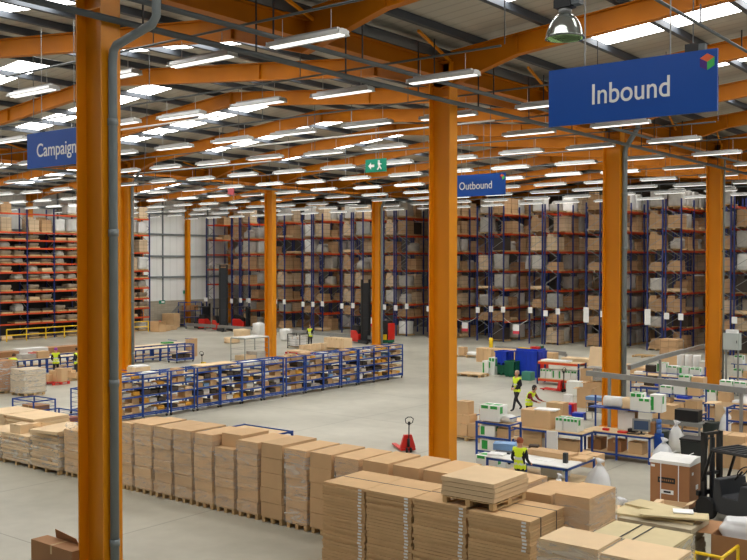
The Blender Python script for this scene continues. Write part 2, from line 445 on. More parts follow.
# overhead services along the valley
def service(label, x, z, r, y0, y1):
    t = thing('service_pipe', label, 'pipe', (x, y0, z))
    MB().tube([(0,0,0), (0,y1-y0,0)], r, 8).build('pipe', PIPED, t, smooth=True)
    y = 2.0
    while y < y1-y0:
        h = ZV-.4-z; MB().bb(-.015, .015, y-.015, y+.015, r*.8, h).build('hanger', DARK, t); y += 3.25
service('upper grey service pipe running back under the roof past the near columns', -15.15, 11.95, .06, 4, 60)
service('lower grey service pipe running back under the roof past the near columns', -15.7, 11.62, .07, 4, 60)
service('grey service pipe hung along the far row of orange columns', -46.9, 12.0, .08, 20, 80)
service('thin dark conduit high above the aisle with the hanging signs', -8.0, 12.6, .04, 5, 70)
# ------------------------------------------------------------------ strip lights
LX = [-13.6-3.4*j for j in range(0, 20)]
LY = [15.2+5.35*k for k in range(0, 11)]
LZ = 11.55
hb = MB()
hb.prism([(-.19,0),(-.17,-.015),(-.07,.1),(.07,.1),(.17,-.015),(.19,0),(.08,.12),(-.08,.12)], 0, -1.05, 1.05)
for sx in (-1.05, 1.03): hb.bb(sx, sx+.02, -.16, .16, .0, .1)
hb.bb(-.9, .9, -.045, .045, .12, .17); hb.bb(-.7, -.69, -.006, .006, .17, .58); hb.bb(.69, .7, -.006, .006, .17, .58)
lamp0 = hb.build('strip_light', LAMPM); lamp0['category'] = 'light'; lamp0['group'] = 'strip lights under the roof'
tb = MB(); tb.tube([(-1.0,-.06,.005),(1.0,-.06,.005)], .028, 8); 
tb.build('tube', TUBE, lamp0)
tb2 = MB(); tb2.tube([(-1.0,.06,.005),(1.0,.06,.005)], .028, 8); tb2.build('tube', TUBE, lamp0)
def inview(x, y, z, m=25):
    d = Vector((x, y, z-H)); D = d.dot(fw)
    if D < 1: return None
    px, py = 373.5+F*d.dot(rt)/D, 280-F*d.dot(up)/D
    return (px, py) if -m < px < 747+m and -m < py < 560+m else None
for k, y in enumerate(LY):
    vis = []
    for j, x in enumerate(LX):
        if inview(x, y, LZ): vis.append(x)
    for j, x in enumerate(vis):
        if abs(x-XV[1]) < .6 or abs(x-XV[2]) < .6: x += 1.2
        place(lamp0, 'white strip light, %s from the aisle side, %s row back' % (ORD[j+1], ORD[k+1]), (x+R.uniform(-.15, .15), y, LZ+R.uniform(-.03, .03)))
    if vis:
        t = MB().tube([(min(vis)-1.5, y, LZ+.62), (-12.0, y, LZ+.62)], .03, 6).build('lighting_conduit', PIPED)
        for i in range(0, len(vis), 2):
            hz = zroof(vis[i]+1.7)-LZ-.62-.03
            MB().bb(vis[i]+1.69, vis[i]+1.71, y-.01, y+.01, LZ+.65, LZ+.62+hz).build('hanger', PIPED, t)
        tag(t, 'thin conduit over the %s row of strip lights back' % ORD[k+1], 'conduit', 'lighting conduits under the roof')
# pale conduits along the rafters on the near bays
for i, (x, y, z, L) in enumerate(((-26, 24.2, 12.2, 9), (-18.2, 30.7, 12.1, 14), (-36, 37.2, 12.3, 12))):
    o = MB().tube([(x, y, z), (x-L, y, z+.0)], .035, 6).build('cable_pipe', WHITE)
    tag(o, 'pale cable pipe under the %s orange rafter back' % ORD[i+3], 'pipe', 'pale cable pipes under rafters')
# high-bay lamps
def highbay(label, loc):
    t = thing('high_bay_lamp', label, 'lamp', loc)
    glass = mat('lamp_glass', (150, 155, 150), .12, metal=.7)
    MB().lathe([(.30,0),(.29,.03),(.27,.12),(.23,.22),(.17,.31),(.09,.37),(.085,.36),(.16,.30),(.22,.21),(.26,.11),(.28,.0)], (0,0,0), 24).build('lamp_shade', glass, t, smooth=True)
    lens = mat('pale_green_lens', (190, 225, 150), .3, emit=.6)
    MB().lathe([(.275,.0),(.275,.012),(.0,.012)], (0,0,0), 24).build('lens', lens, t)
    MB().lathe([(.09,.37),(.1,.4),(.1,.44),(.06,.46)], (0,0,0), 12).build('neck', GALV, t, smooth=True)
    MB().bb(-.14,.14,-.1,.1,.46,.66).build('gear_box', BLACK, t); MB().bb(.14,.27,-.08,.08,.48,.64).build('gear_box', PIPED, t)
    MB().tube([(0,0,.66),(0,0,3.0)], .012, 6).build('rod', PIPED, t)
highbay('glass bell high-bay lamp hanging beside the Inbound sign', (*gp(562, 42, 10.2)[:2], 10.2) if False else (-6.6, 13.2, 10.2))
highbay('high-bay lamp showing just its gear box above the Inbound sign', (-7.0, 19.9, 10.72))
# ------------------------------------------------------------------ hanging signs
def text_mesh(s, size):
    cu = bpy.data.curves.new('txt', 'FONT'); cu.body = s; cu.size = size; cu.align_x = 'CENTER'; cu.align_y = 'CENTER'; cu.extrude = .004; cu.offset = size*.006
    o = bpy.data.objects.new('txt', cu); C.objects.link(o)
    dg = bpy.context.evaluated_depsgraph_get(); me = bpy.data.meshes.new_from_object(o.evaluated_get(dg))
    bpy.data.objects.remove(o); return me
def sign(word, label, x0, x1, y, z0, z1, size, cube=True, cx=0.0, scx=1.0):
    w, h = x1-x0, z1-z0
    t = thing('hanging_sign', label, 'sign', ((x0+x1)/2, y, z0))
    MB().bb(-w/2, w/2, -.025, .025, 0, h).build('panel', SIGNB, t)
    me = text_mesh(word, size); me.materials.clear(); me.materials.append(PAPER)
    lo = bpy.data.objects.new('lettering', me); C.objects.link(lo); lo.parent = t; lo.location = (cx, -.03, h*.47); lo.rotation_euler = (PI/2, 0, 0); lo.scale = (scx, 1, 1)
    if cube:
        s = h*.135; q = s*.866; cxx, cz = w/2-h*.16, h*.8
        P = lambda dx, dz: (cxx+dx, -.03, cz+dz)
        lg = MB()
        lg.add([P(0,s), P(-q,s*.5), P(0,0), P(q,s*.5)], [(0,1,2,3)], 0)
        lg.add([P(-q,s*.5), P(-q,-s*.5), P(0,-s), P(0,0)], [(0,1,2,3)], 1)
        lg.add([P(q,s*.5), P(0,0), P(0,-s), P(q,-s*.5)], [(0,1,2,3)], 2)
        lg.build('emblem', [mat('emblem_orange', (232,104,52), .5), mat('emblem_purple', (74,34,128), .5), mat('emblem_green', (64,184,84), .5)], t, label='cube emblem in orange, purple and green')
    for sx in (-w*.27, w*.24):
        MB().tube([(sx, 0, h), (sx, 0, 13.4-z0)], .012, 6).build('hanger', GALV, t)
    return t
a = onY(549.3, 127.3, 15.5); b = onY(717.5, 115.5, 15.5); c = onY(549.3, 71.3, 15.5)
sign('Inbound', 'large blue hanging sign reading Inbound with a cube emblem', a[0], b[0], 15.5, a[2], c[2], (c[2]-a[2])*.5, cx=.03, scx=.86)
a = onY(28, 169, 15.5); b = onY(92, 163, 15.5); c = onY(28, 134.5, 15.5)
sign('Campaign', 'blue hanging sign reading Campaign, cut off by the nearest column', a[0], b[0], 15.5, a[2], c[2], (c[2]-a[2])*.54, cx=-.08, scx=.9)
a = onY(449, 196.5, 37.6); b = onY(505.5, 194.5, 37.6); c = onY(505, 172.5, 37.6)
sign('Outbound', 'small blue hanging sign reading Outbound beside an orange column', a[0], b[0], 37.6, b[2], c[2], (c[2]-b[2])*.5, cx=-.05, scx=.86)
# exit signs and small boards
t = thing('exit_sign', 'green hanging exit sign with a white running figure', 'sign', onY(376, 172, 36.0))
MB().bb(-.62,.62,-.03,.03,0,.62).build('panel', TEAL, t)
rf = MB(); rf.prism([(-.45,.3),(-.28,.46),(-.28,.36),(-.08,.36),(-.08,.24),(-.28,.24),(-.28,.14)], 1, -.04, -.03); rf.build('arrow_field', PAPER, t)
ru = MB(); ru.lathe([(.0,0),(.06,.03),(.06,.08),(0,.11)], (.2,-.03,.45), 8); ru.bar((.2,-.035,.45),(.24,-.035,.26),.09); ru.bar((.24,-.035,.26),(.12,-.035,.1),.06); ru.bar((.24,-.035,.26),(.36,-.035,.12),.06); ru.bar((.2,-.035,.4),(.36,-.035,.36),.05)
ru.build('running_figure', PAPER, t); MB().bb(-.01,.01,-.01,.01,.62,2.2).build('hanger', GALV, t)
t = thing('hanging_board', 'small red square board hanging near the white wall', 'sign', onY(231, 196, 62.0))
MB().bb(-.42,.42,-.03,.03,0,1.0).build('panel', mat('faded_red', (190,70,80), .5), t); MB().bb(-.01,.01,-.01,.01,1.0,2.3).build('hanger', GALV, t)
t = thing('fire_board', 'dark red board fixed high on the valley behind the second column', 'sign', onY(452, 96, 31))
MB().bb(-.45,.45,-.03,.03,0,.4).build('panel', mat('deep_red', (140,16,22), .5), t)
for (px, py, lb) in ((186, 292, 'small green exit plate on the white wall beside an orange column'), (162, 302, 'small green exit plate on the block plinth of the wall')):
    p = onX(px, py, XW+.14)
    t = thing('exit_plate', lb, 'sign', p)
    MB().bb(0,.03,-.4,.4,-.18,.18).build('plate', TEAL, t); MB().bb(.03,.035,-.1,.3,-.08,.08).build('arrow', PAPER, t)
# ------------------------------------------------------------------ light
w = bpy.data.worlds.new('world'); bpy.context.scene.world = w; w.use_nodes = True
w.node_tree.nodes['Background'].inputs['Color'].default_value = (.85, .92, 1, 1)
w.node_tree.nodes['Background'].inputs['Strength'].default_value = .19  # added soft fill, entering by the unbuilt sides behind and right of the camera
vs = bpy.context.scene.view_settings
vs.view_transform = 'Standard'; vs.look = 'None'; vs.gamma = 1; vs.use_curve_mapping = False
bpy.context.scene.display_settings.display_device = 'sRGB'
vs.exposure = -0.5
# ------------------------------------------------------------------ goods on the racks: one model of each kind
def goods(name, mats, mb, cat, grp, smooth=False):
    o = mb.build(name, mats, smooth=smooth); o['category'] = cat; o['group'] = grp; return o
def pal(mb, w, d, mi):
    mb.bb(-w/2, w/2, -d/2, d/2, .10, .13, mi)
    for x in (-w/2+.05, 0, w/2-.05): mb.bb(x-.05, x+.05, -d/2, d/2, 0, .10, mi)
    return mb
MODELS = {}
def model(key, name, mats, fn, cat, grp, smooth=False, n=1):
    MODELS[key] = []
    for i in range(n):
        mb = MB(); fn(mb, i); MODELS[key].append(goods(name, mats, mb, cat, grp, smooth))
def m_carton(mb, i):
    pal(mb, 1.27, 1.05, 1); mb.bb(-.56, .56, -.5, .5, .13, 1.25-.12*i, 0)
    if i == 1: mb.bb(-.5, .05, -.45, .3, 1.13, 1.38, 0)
def m_low(mb, i):
    pal(mb, 1.27, 1.05, 1); mb.bb(-.54, .5, -.48, .5, .13, .5+.1*i, 0); mb.box((.05, 0, .62+.12*i), (.95, .86, .28), .06, 0)
def m_wrap(mb, i):
    pal(mb, 1.27, 1.05, 1); mb.lump((0,0,.74-.05*i), (1.06, .98, 1.22-.1*i), 0, .05, 6, random.Random(i+3), .12)
def m_bag(mb, i):
    pal(mb, 1.27, 1.05, 1); mb.lump((0,0,.42), (1.0, .95, .62), 0, .1, 6, random.Random(i+13), .45)
    mb.lump((.1,0,.78), (.8, .7, .35), 0, .15, 5, random.Random(i+23), .5)
def m_flat(mb, i):
    pal(mb, 1.27, 1.05, 1); mb.bb(-.6, .58, -.5, .5, .13, .27+.07*i, 0)
model('carton', 'carton_load', [CARTONS, WOOD], m_carton, 'carton stack', 'carton stacks on the racks', n=3)
model('pale', 'pale_carton_load', [CARTONW, WOOD], m_carton, 'pale carton stack', 'pale carton stacks on the racks', n=2)
model('low', 'low_carton_load', [CARTONS, WOOD], m_low, 'low carton load', 'low carton loads on the racks', n=2)
model('wrap', 'wrapped_load', [GREYG, WOOD], m_wrap, 'wrapped load', 'grey wrapped loads on the racks', True, n=3)
model('white', 'white_load', [WHITEG, WOOD], m_wrap, 'white load', 'white wrapped loads on the racks', True, n=2)
model('bag', 'bagged_load', [GREYG, WOOD], m_bag, 'bagged load', 'bagged loads on the racks', True, n=2)
model('dark', 'dark_load', [DKG, WOOD], m_carton, 'dark load', 'dark loads on the racks', n=2)
model('flat', 'flat_load', [CARDL, WOOD], m_flat, 'flat board load', 'flat board loads on the racks', n=2)
def m_sack(mb, i):
    pal(mb, 1.27, 1.05, 1); mb.lump((0,0,.34), (1.1, 1.0, .44), 0, .12, 5, random.Random(i+33), .3)
model('thin', 'thin_load', [DKG, WOOD], m_flat, 'thin flat load', 'thin grey loads on the racks', n=2)
model('sack', 'sack_load', [mat('brown_grey_stock', (150, 134, 114), .8, var=.15, obj_var=.25), WOOD], m_sack, 'sack load', 'low sack loads on the racks', True, n=3)
SAY = {'thin': 'thin dark load', 'sack': 'low grey-brown load', 'carton': 'brown carton stack', 'pale': 'pale carton stack', 'low': 'low brown carton load', 'wrap': 'grey wrapped load', 'white': 'white wrapped load', 'bag': 'lumpy bagged load', 'dark': 'dark carton load', 'flat': 'thin board load'}
def load(kind, label, loc, rz=0, sc=(1,1,1)):
    return place(R.choice(MODELS[kind]), label, (loc[0], loc[1], loc[2]+.005), rz, sc)

LEV = [1.75, 2.95, 4.5, 6.1, 7.75, 9.35, 11.0]
LEVN = ['first shelf', 'second shelf', 'third shelf', 'fourth shelf', 'fifth shelf', 'sixth shelf', 'top shelf']
RY = 71.3
BAY = 2.75
FD = 1.2
TOPZ = 11.7
def upright(rnd=0):
    """ladder frame: two posts along x, feet; origin at its foot centre"""
    p = MB()
    for s in (-1, 1):
        p.bb(s*FD/2-.05, s*FD/2+.05, -.05, .05, 0, TOPZ); p.bb(s*FD/2-.08, s*FD/2+.08, -.08, .08, 0, .015)
    b = MB(); z = .5; s = 1
    while z < TOPZ-.7:
        b.bar((-s*FD/2, 0, z), (s*FD/2, 0, z+.75), .035, .035); z += .75; s = -s
        if int(z*4/3) % 4 == 0: b.bar((-FD/2, 0, z), (FD/2, 0, z), .03)
    return p.mesh('upright', BLUE), b.mesh('bracing', GALV)
UPM, BRM = upright()
beam_m = MB().bb(-BAY/2+.05, BAY/2-.05, -.025, .025, -.14, 0).mesh('beam', OBEAM)
pl_m = MB().bb(-.2, .2, -.08, -.065, -.25, .25).mesh('placard', PAPER)
plt_m = MB().bb(-.24, .24, -.08, -.065, -.62, .62).mesh('tall_placard', PAPER)
def linkobj(name, me, parent, loc, rz=0):
    o = bpy.data.objects.new(name, me); C.objects.link(o); o.parent = parent; o.location = loc; o.rotation_euler = (0,0,rz); return o
def rack(label, x, y0, nb, halves, levels, zshift=0.0, placards=True, tall=False, seed=0):
    t = thing('pallet_rack', label, 'rack', (x, y0, 0), 0, 'pallet racks')
    for hx in halves:
        for i in range(nb+1):
            f = linkobj('upright_frame', UPM, t, (hx, i*BAY, 0)); linkobj('bracing', BRM, f, (0, 0, 0))
            if i == 0 and placards:
                for s in ((-1, 1) if hx == halves[-1] else (-1,)):
                    if tall and hx == halves[0]: linkobj('placard', plt_m, f, (s*FD/2+.05, 0, 2.6))
                    else: linkobj('placard', pl_m, f, (s*FD/2+R.uniform(0, .12), 0, 2.7+R.uniform(-.12, .12)))
        for i in range(nb):
            for z in levels:
                for s in ((-1, 1) if hx == halves[-1] else (1,)):
                    linkobj('beam', beam_m, t, (hx+s*FD/2, (i+.5)*BAY, z), PI/2)
    return t
WGT = [('carton', 30), ('pale', 14), ('low', 12), ('wrap', 16), ('white', 7), ('bag', 9), ('dark', 3), ('flat', 7)]
def pick(extra=None):
    ks = [k for k, w in WGT for _ in range(w)]
    return R.choice(ks)
# eleven double racks, end-on, from the white wall rightwards
HALF = FD/2+.12
for k in range(11):
    x = (-10.815+.757*k)*H
    nb = 2 if k < 5 else 3
    rack('%s double pallet rack counted from the white wall, end frames facing' % ORD[k+1], x, RY, nb, (-HALF, HALF), LEV, tall=k in (8, 9), seed=k)
    for li, z in enumerate([.02]+LEV):
        ln = 'floor' if li == 0 else LEVN[li-1]
        top = li == len(LEV)
        for h in (0, 1):
            for b in range(nb if h else 1):
                for q in (0, 1):
                    if h == 0 and q == 1: continue
                    if R.random() < (.25 if li == 0 else .08 if top or h == 0 else .16): continue
                    kd = pick()
                    if top and kd in ('low', 'flat', 'dark'): kd = 'wrap'
                    gap = (LEV+[12.75])[li]-z-.17
                    if li == 0: gap = 1.5
                    sz = min(1.0, gap/1.45) if kd in ('carton', 'pale', 'wrap', 'white', 'dark') else min(1.0, gap/1.1)
                    if kd in ('carton', 'pale', 'wrap', 'white') and li >= 4: sz = min(1.12, gap/1.36)
                    lab = '%s, %s, %s, %s rack from white wall' % (SAY[kd], ln, ('wall-side end' if h == 0 else '%s spot down the aisle' % ORD[b*2+q+1]), ORD[k+1])
                    load(kd, lab, (x+(HALF if h else -HALF)+R.uniform(-.04, .04), RY+(b+.27+.47*q)*BAY+R.uniform(-.06, .06), z), R.uniform(-.03, .03), (1, 1, sz))
# single rack against the white wall beyond the trucks
xs = -77.9
rack('tall single pallet rack standing against the white wall beyond the trucks', xs, 71.0, 2, (0,), LEV[2:], placards=False)
for li, z in enumerate(LEV[2:]):
    for b in range(2):
        for q in (0, 1):
            if R.random() < .35: continue
            kd = R.choice(['low', 'bag', 'white', 'flat', 'carton']); 
            load(kd, '%s, %s, %s spot of the single rack by the white wall' % (SAY[kd], LEVN[li+2], ORD[b*2+q+1]), (xs, 71.0+(b+.27+.47*q)*BAY, z), 0, (1, 1, .7))
# long rack of flat stock along the wall (left of the nearest column in view)
LX0 = -76.9; LB = [45.1+2.72*i for i in range(7)]
LA = [1.45, 2.35, 3.4, 4.3, 5.3, 6.0, 6.75, 7.4, 8.15, 8.85, 9.55, 11.2]
LBV = [1.45, 2.35, 3.3, 4.35, 5.3, 6.05, 7.85, 9.6, 11.2]
t = thing('wall_rack', 'long orange-beamed rack of flat stock along the white wall', 'rack', (LX0, LB[0], 0))
for i in range(7):
    f = linkobj('upright_frame', UPM, t, (0, LB[i]-LB[0], 0)); linkobj('bracing', BRM, f, (0, 0, 0))
for i in range(6):
    for z in (LBV if i in (3, 5) else LA):
        linkobj('beam', beam_m, t, (FD/2, LB[i]-LB[0]+BAY/2, z), PI/2)
bk = MB().bb(-FD/2-.2, -FD/2-.16, 0, 2.72*6, 0, 9.4).build('back_panel', mat('dark_back_sheet', (46, 42, 40), .9), t)  # plain dark sheet behind the bays, stopping below the upper tiers
for i in range(6):
    lv = LBV if i in (3, 5) else LA
    for li, z in enumerate([0.02]+lv):
        for q in (0, 1):
            if R.random() < .15: continue
            top = z > 11; g = (([lv[0]]+lv[1:]+[12.6])[li] if li < len(lv) else 12.6)-z-.2
            if z == .02: g = 1.2
            if g > 1.2: kd = R.choice(['carton', 'pale', 'wrap', 'white', 'pale'])
            else: kd = R.choice(['flat', 'sack', 'sack', 'bag', 'thin', 'thin'])
            if top and i in (1, 4): continue
            h = {'carton': 1.3, 'pale': 1.3, 'wrap': 1.35, 'white': 1.35, 'flat': .36, 'thin': .36, 'sack': .62, 'low': .85, 'bag': .95}[kd]
            load(kd, '%s, %s tier, %s spot, %s bay of the wall rack' % (SAY[kd], ORD[li+1], 'near' if q == 0 else 'far', ORD[i+1]), (LX0, LB[i]+(.27+.47*q)*2.72, z), 0, (1, 1, min(1, g/h)))
# aisle chains with a red and white board
def chain(x0, x1, y, label):
    t = thing('aisle_chain', label, 'barrier', ((x0+x1)/2, y, 0))
    w = (x1-x0)/2; pts = [(w*s, 0, 2.1-.55*(1-s*s)) for s in [-1+.25*i for i in range(9)]]
    MB().tube(pts, .02, 6).build('chain', WHITE, t)
    b = MB(); b.bb(-.3, .3, -.02, .02, 1.0, 1.52, 0); b.bb(-.3, .3, -.025, .02, .75, 1.0, 1); b.build('board', [PAPER, mat('board_red', (214, 60, 80), .5)], t)
for k, lb in ((5, 'red and white board on a chain across the aisle left of the Outbound rack'), (6, 'red and white board on a chain across the aisle under the Outbound sign'), (3, 'red and white board on a chain, aisle behind the middle reach truck')):
    x = (-10.815+.757*k)*H; chain(x+HALF+.62, x+.757*H-HALF-.62, RY-.02, lb)
# ------------------------------------------------------------------ things on the floor: makers
def pallet_mb(w=1.2, d=1.0):
    mb = MB()
    for i in range(5):
        y = -d/2+.05+(d-.1)*i/4; mb.bb(-w/2, w/2, y-.05, y+.05, .122, .144)
    for x in (-w/2+.05, 0, w/2-.05):
        mb.bb(x-.05, x+.05, -d/2, d/2, .1, .122)
        for y in (-d/2+.07, 0, d/2-.07): mb.bb(x-.05, x+.05, y-.07, y+.07, .02, .1)
        mb.bb(x-.05, x+.05, -d/2, d/2, 0, .02)
    return mb
PALM = {}
def pallet_mesh(w, d, m=WOOD):
    k = (round(w, 2), round(d, 2), m.name)
    if k not in PALM: PALM[k] = pallet_mb(w, d).mesh('pallet', m)
    return PALM[k]
def pallet(label, loc, w=1.2, d=1.0, rz=0, m=WOOD, grp=None):
    o = bpy.data.objects.new('pallet', pallet_mesh(w, d, m)); C.objects.link(o); o.location = (loc[0], loc[1], loc[2] if len(loc) > 2 else 0); o.rotation_euler = (0,0,rz)
    return tag(o, label, 'pallet', grp)
def carton(label, loc, d, rz=0, m=None, name='carton', cat='box', grp=None, tape=True, flaps=False, green=False, tilt=None):
    """a closed or open corrugated box: body, tape strip or flaps, printed panels"""
    m = m or CARD; w, l, h = d
    mb = MB()
    if flaps:
        th = .012
        mb.bb(-w/2, w/2, -l/2, -l/2+th, 0, h); mb.bb(-w/2, w/2, l/2-th, l/2, 0, h); mb.bb(-w/2, -w/2+th, -l/2, l/2, 0, h); mb.bb(w/2-th, w/2, -l/2, l/2, 0, h); mb.bb(-w/2, w/2, -l/2, l/2, 0, th)
    else: mb.bb(-w/2, w/2, -l/2, l/2, 0, h)
    o = mb.build(name, m, loc=(loc[0], loc[1], loc[2] if len(loc) > 2 else 0), rz=rz, bevel=.006 if max(d) > .5 and not flaps else 0)
    if tilt: o.rotation_euler = (tilt[0], tilt[1], rz)
    tag(o, label, cat, grp)
    if flaps:
        f = MB(); f.bar((-w/2, 0, h), (-w/2-.28*w, 0, h+.1*h), .012, l) if False else None
        for s in (-1, 1):
            p = MB(); a = .28*w; p.add([(s*w/2, -l/2, h), (s*w/2, l/2, h), (s*(w/2+a), l/2, h+.03+.05*s), (s*(w/2+a), -l/2, h+.03+.05*s), (s*w/2, -l/2, h+.012), (s*w/2, l/2, h+.012), (s*(w/2+a), l/2, h+.042+.05*s), (s*(w/2+a), -l/2, h+.042+.05*s)],
                [(0,1,2,3),(7,6,5,4),(0,4,5,1),(1,5,6,2),(2,6,7,3),(3,7,4,0)]); p.build('flap', m, o)
    elif tape:
        p = MB(); p.bb(-.03, .03, -l/2-.002, l/2+.002, h, h+.003); p.bb(-.03, .03, -l/2-.003, -l/2, h*.8, h); 
        p.build('tape', mat('parcel_tape', (206, 176, 130), .25), o)
    if green:
        g = MB()
        if R.random() < .55: g.bb(-w*.42, -w*.06, -l/2-.004, -l/2, h*.78, h*.97); g.bb(w*.06, w*.42, -l/2-.004, -l/2, h*.78, h*.97)
        else: g.bb(-w*.42, -w*.16, -l/2-.004, -l/2, h*.12, h*.88)
        g.bb(w/2, w/2+.004, -l*.35, -l*.05, h*.5, h*.92)
        if green == 2 and R.random() < .6: g.bb(-w*.42, -w*.05, -l*.3, l*.2, h, h+.003); g.bb(w*.05, w*.42, -l*.3, l*.2, h, h+.003)
        g.build('green_pattern', GREEN, o)
    return o
def slabs(w, d, h, n, jit=.012, gap=.004, rnd=R):
    """a stack of flat-packed sheets: n bundles each pushed slightly out of line"""
    mb = MB(); t = h/n
    for i in range(n):
        a, b = rnd.uniform(-jit, jit), rnd.uniform(-jit, jit)
        mb.bb(-w/2+a, w/2+a, -d/2+b, d/2+b, i*t+gap, (i+1)*t)
    return mb
def shell(w, d, h, n=8, amp=.02, rnd=R):
    """loose film around a load, open below"""
    mb = MB(); vs = []; fs = []; P = []
    for i in range(n): P.append((-w/2+w*i/n, -d/2))
    for i in range(n): P.append((w/2, -d/2+d*i/n))
    for i in range(n): P.append((w/2-w*i/n, d/2))
    for i in range(n): P.append((-w/2, d/2-d*i/n))
    N = len(P); K = 10
    for k in range(K+1):
        for i, (x, y) in enumerate(P):
            s = rnd.uniform(0, amp*.6); L = math.hypot(x, y); vs.append((x*(1+s/L*1.4)+x/L*.012, y*(1+s/L*1.4)+y/L*.012, h*k/K))
    for k in range(K):
        for i in range(N): fs.append((k*N+i, k*N+(i+1)%N, (k+1)*N+(i+1)%N, (k+1)*N+i))
    mb.add(vs, fs); return mb
def castors(mb, w, d, r=.06):
    for x in (-w/2+.06, w/2-.06):
        for y in (-d/2+.06, d/2-.06):
            yield x, y
STRAP = mat('black_strap', (34, 34, 36), .5)
def sheet_stack(label, loc, w, d, h, n, m=None, pal=True, wrap=False, strap=0, labels=False, rz=0, grp=None, rnd=None, cat='cardboard stack', name='sheet_stack', jit=.012, palm=WOOD):
    rnd = rnd or R
    t = thing(name, label, cat, (loc[0], loc[1], loc[2] if len(loc) > 2 else 0), rz, grp)
    z0 = .144 if pal else 0
    if pal: linkobj('pallet', pallet_mesh(w*.96, d*.96, palm), t, (0, 0, 0))
    s = slabs(w, d, h-z0, n, jit, min(.012, (h-z0)/n*.12), rnd).build('sheets' if n > 9 else 'carton_layers', m or CARDL, t, (0, 0, z0))
    if wrap: shell(w+.03, d+.03, h-z0-.02, rnd=rnd).build('shrink_wrap', WRAP if wrap == 1 else WRAPH, t, (0, 0, z0), smooth=True)
    if strap:
        b = MB()
        for y in ([0] if strap == 1 else [-d*.22, d*.24]):
            b.bb(-w/2-.018, w/2+.018, y-.012, y+.012, h, h+.006); b.bb(w/2+.014, w/2+.02, y-.012, y+.012, z0, h); b.bb(-w/2-.02, -w/2-.014, y-.012, y+.012, z0, h)
        b.build('strap', STRAP, t)
    if labels:
        q = MB(); k = (h-z0)/n; i = 0
        for i in range(n):
            x = w/2-.13+rnd.uniform(-.02, .02); q.bb(x-.045, x+.05, -d/2-.018, -d/2-.013, z0+k*(i+.12), z0+k*(i+.72))
        q.build('label_strip', PAPER, t, label='column of small white labels')
    return t
def pallet_truck(label, loc, rz, m, ang=.15):
    """hand pallet truck: forks point to +y, handle over the steer wheel"""
    t = thing('pallet_truck', label, 'pallet truck', (loc[0], loc[1], 0), rz)
    for s in (-1, 1):
        f = MB(); f.bb(s*.19-.08, s*.19+.08, .12, 1.25, .06, .11); f.prism([(1.25, .06), (1.35, .075), (1.25, .11)], 0, s*.19-.06, s*.19+.06); f.build('fork', m, t)
        MB().tube([(s*.19-.04, 1.1, .04), (s*.19+.04, 1.1, .04)], .04, 10).build('roller', RUBBER, t, smooth=True)
    b = MB(); b.prism([(-.27, .08), (.27, .08), (.27, .2), (.14, .62), (-.14, .62), (-.27, .2)], 1, -.02, .12); b.bb(-.27, .27, -.05, .2, .06, .14); b.build('frame', m, t)
    MB().tube([(0,-.08,.2),(0,-.08,.5)], .05, 10).build('pump', BLACK, t, smooth=True)
    for s in (-1, 1): MB().tube([(s*.05,-.1,.09),(s*.1,-.1,.09)], .09, 14).build('steer_wheel', RUBBER, t, smooth=True)
    y = -.1-math.sin(ang)*.7
    h = MB(); h.tube([(0,-.1,.35),(0,y,1.05)], .022, 8); h.tube([(0,y,1.03),(-.12,y-.02,1.08),(-.15,y-.04,1.22),(-.06,y-.05,1.29),(.06,y-.05,1.29),(.15,y-.04,1.22),(.12,y-.02,1.08),(0,y,1.03)], .016, 8)
    h.bb(-.04,.04,y-.03,y+.03,1.0,1.12); h.build('handle', BLACK, t, smooth=False)
    return t
def bench(label, loc, w, d, h, top=PLY, rz=0, shelf=.25, frame=CBLUE, upper=None, posts=None, cat='workbench'):
    """steel framed packing bench, front along -y"""
    t = thing('packing_bench', label, cat, (loc[0], loc[1], 0), rz)
    MB().bb(-w/2, w/2, -d/2, d/2, h-.03, h).build('worktop', top, t, bevel=.004)
    f = MB()
    for y in (-d/2+.03, d/2-.03): f.bb(-w/2, w/2, y-.03, y+.03, h-.1, h-.032)
    for x in (-w/2+.03, w/2-.03): f.bb(x-.03, x+.03, -d/2, d/2, h-.1, h-.032)
    f.build('frame', frame, t)
    n = 3 if w > 2.1 else 2
    for i in range(n):
        for y in (-d/2+.03, d/2-.03):
            x = -w/2+.03+(w-.06)*i/(n-1); MB().bb(x-.03, x+.03, y-.03, y+.03, 0, h-.1).build('leg', frame, t)
    if shelf:
        MB().bb(-w/2+.04, w/2-.04, -d/2+.04, d/2-.04, shelf-.025, shelf).build('lower_shelf', PLY, t)
        r = MB()
        for y in (-d/2+.03, d/2-.03): r.bb(-w/2+.06, w/2-.06, y-.025, y+.025, shelf-.09, shelf-.027)
        r.build('shelf_rail', frame, t)
    if upper:
        for z in upper:
            MB().bb(-w/2, w/2, d/2-.5, d/2, z-.03, z).build('upper_shelf', frame, t)
        for x in (-w/2+.03, w/2-.03): MB().bb(x-.025, x+.025, d/2-.05, d/2, h, max(upper)+.35).build('post', frame, t)
    return t
CARTM = {}
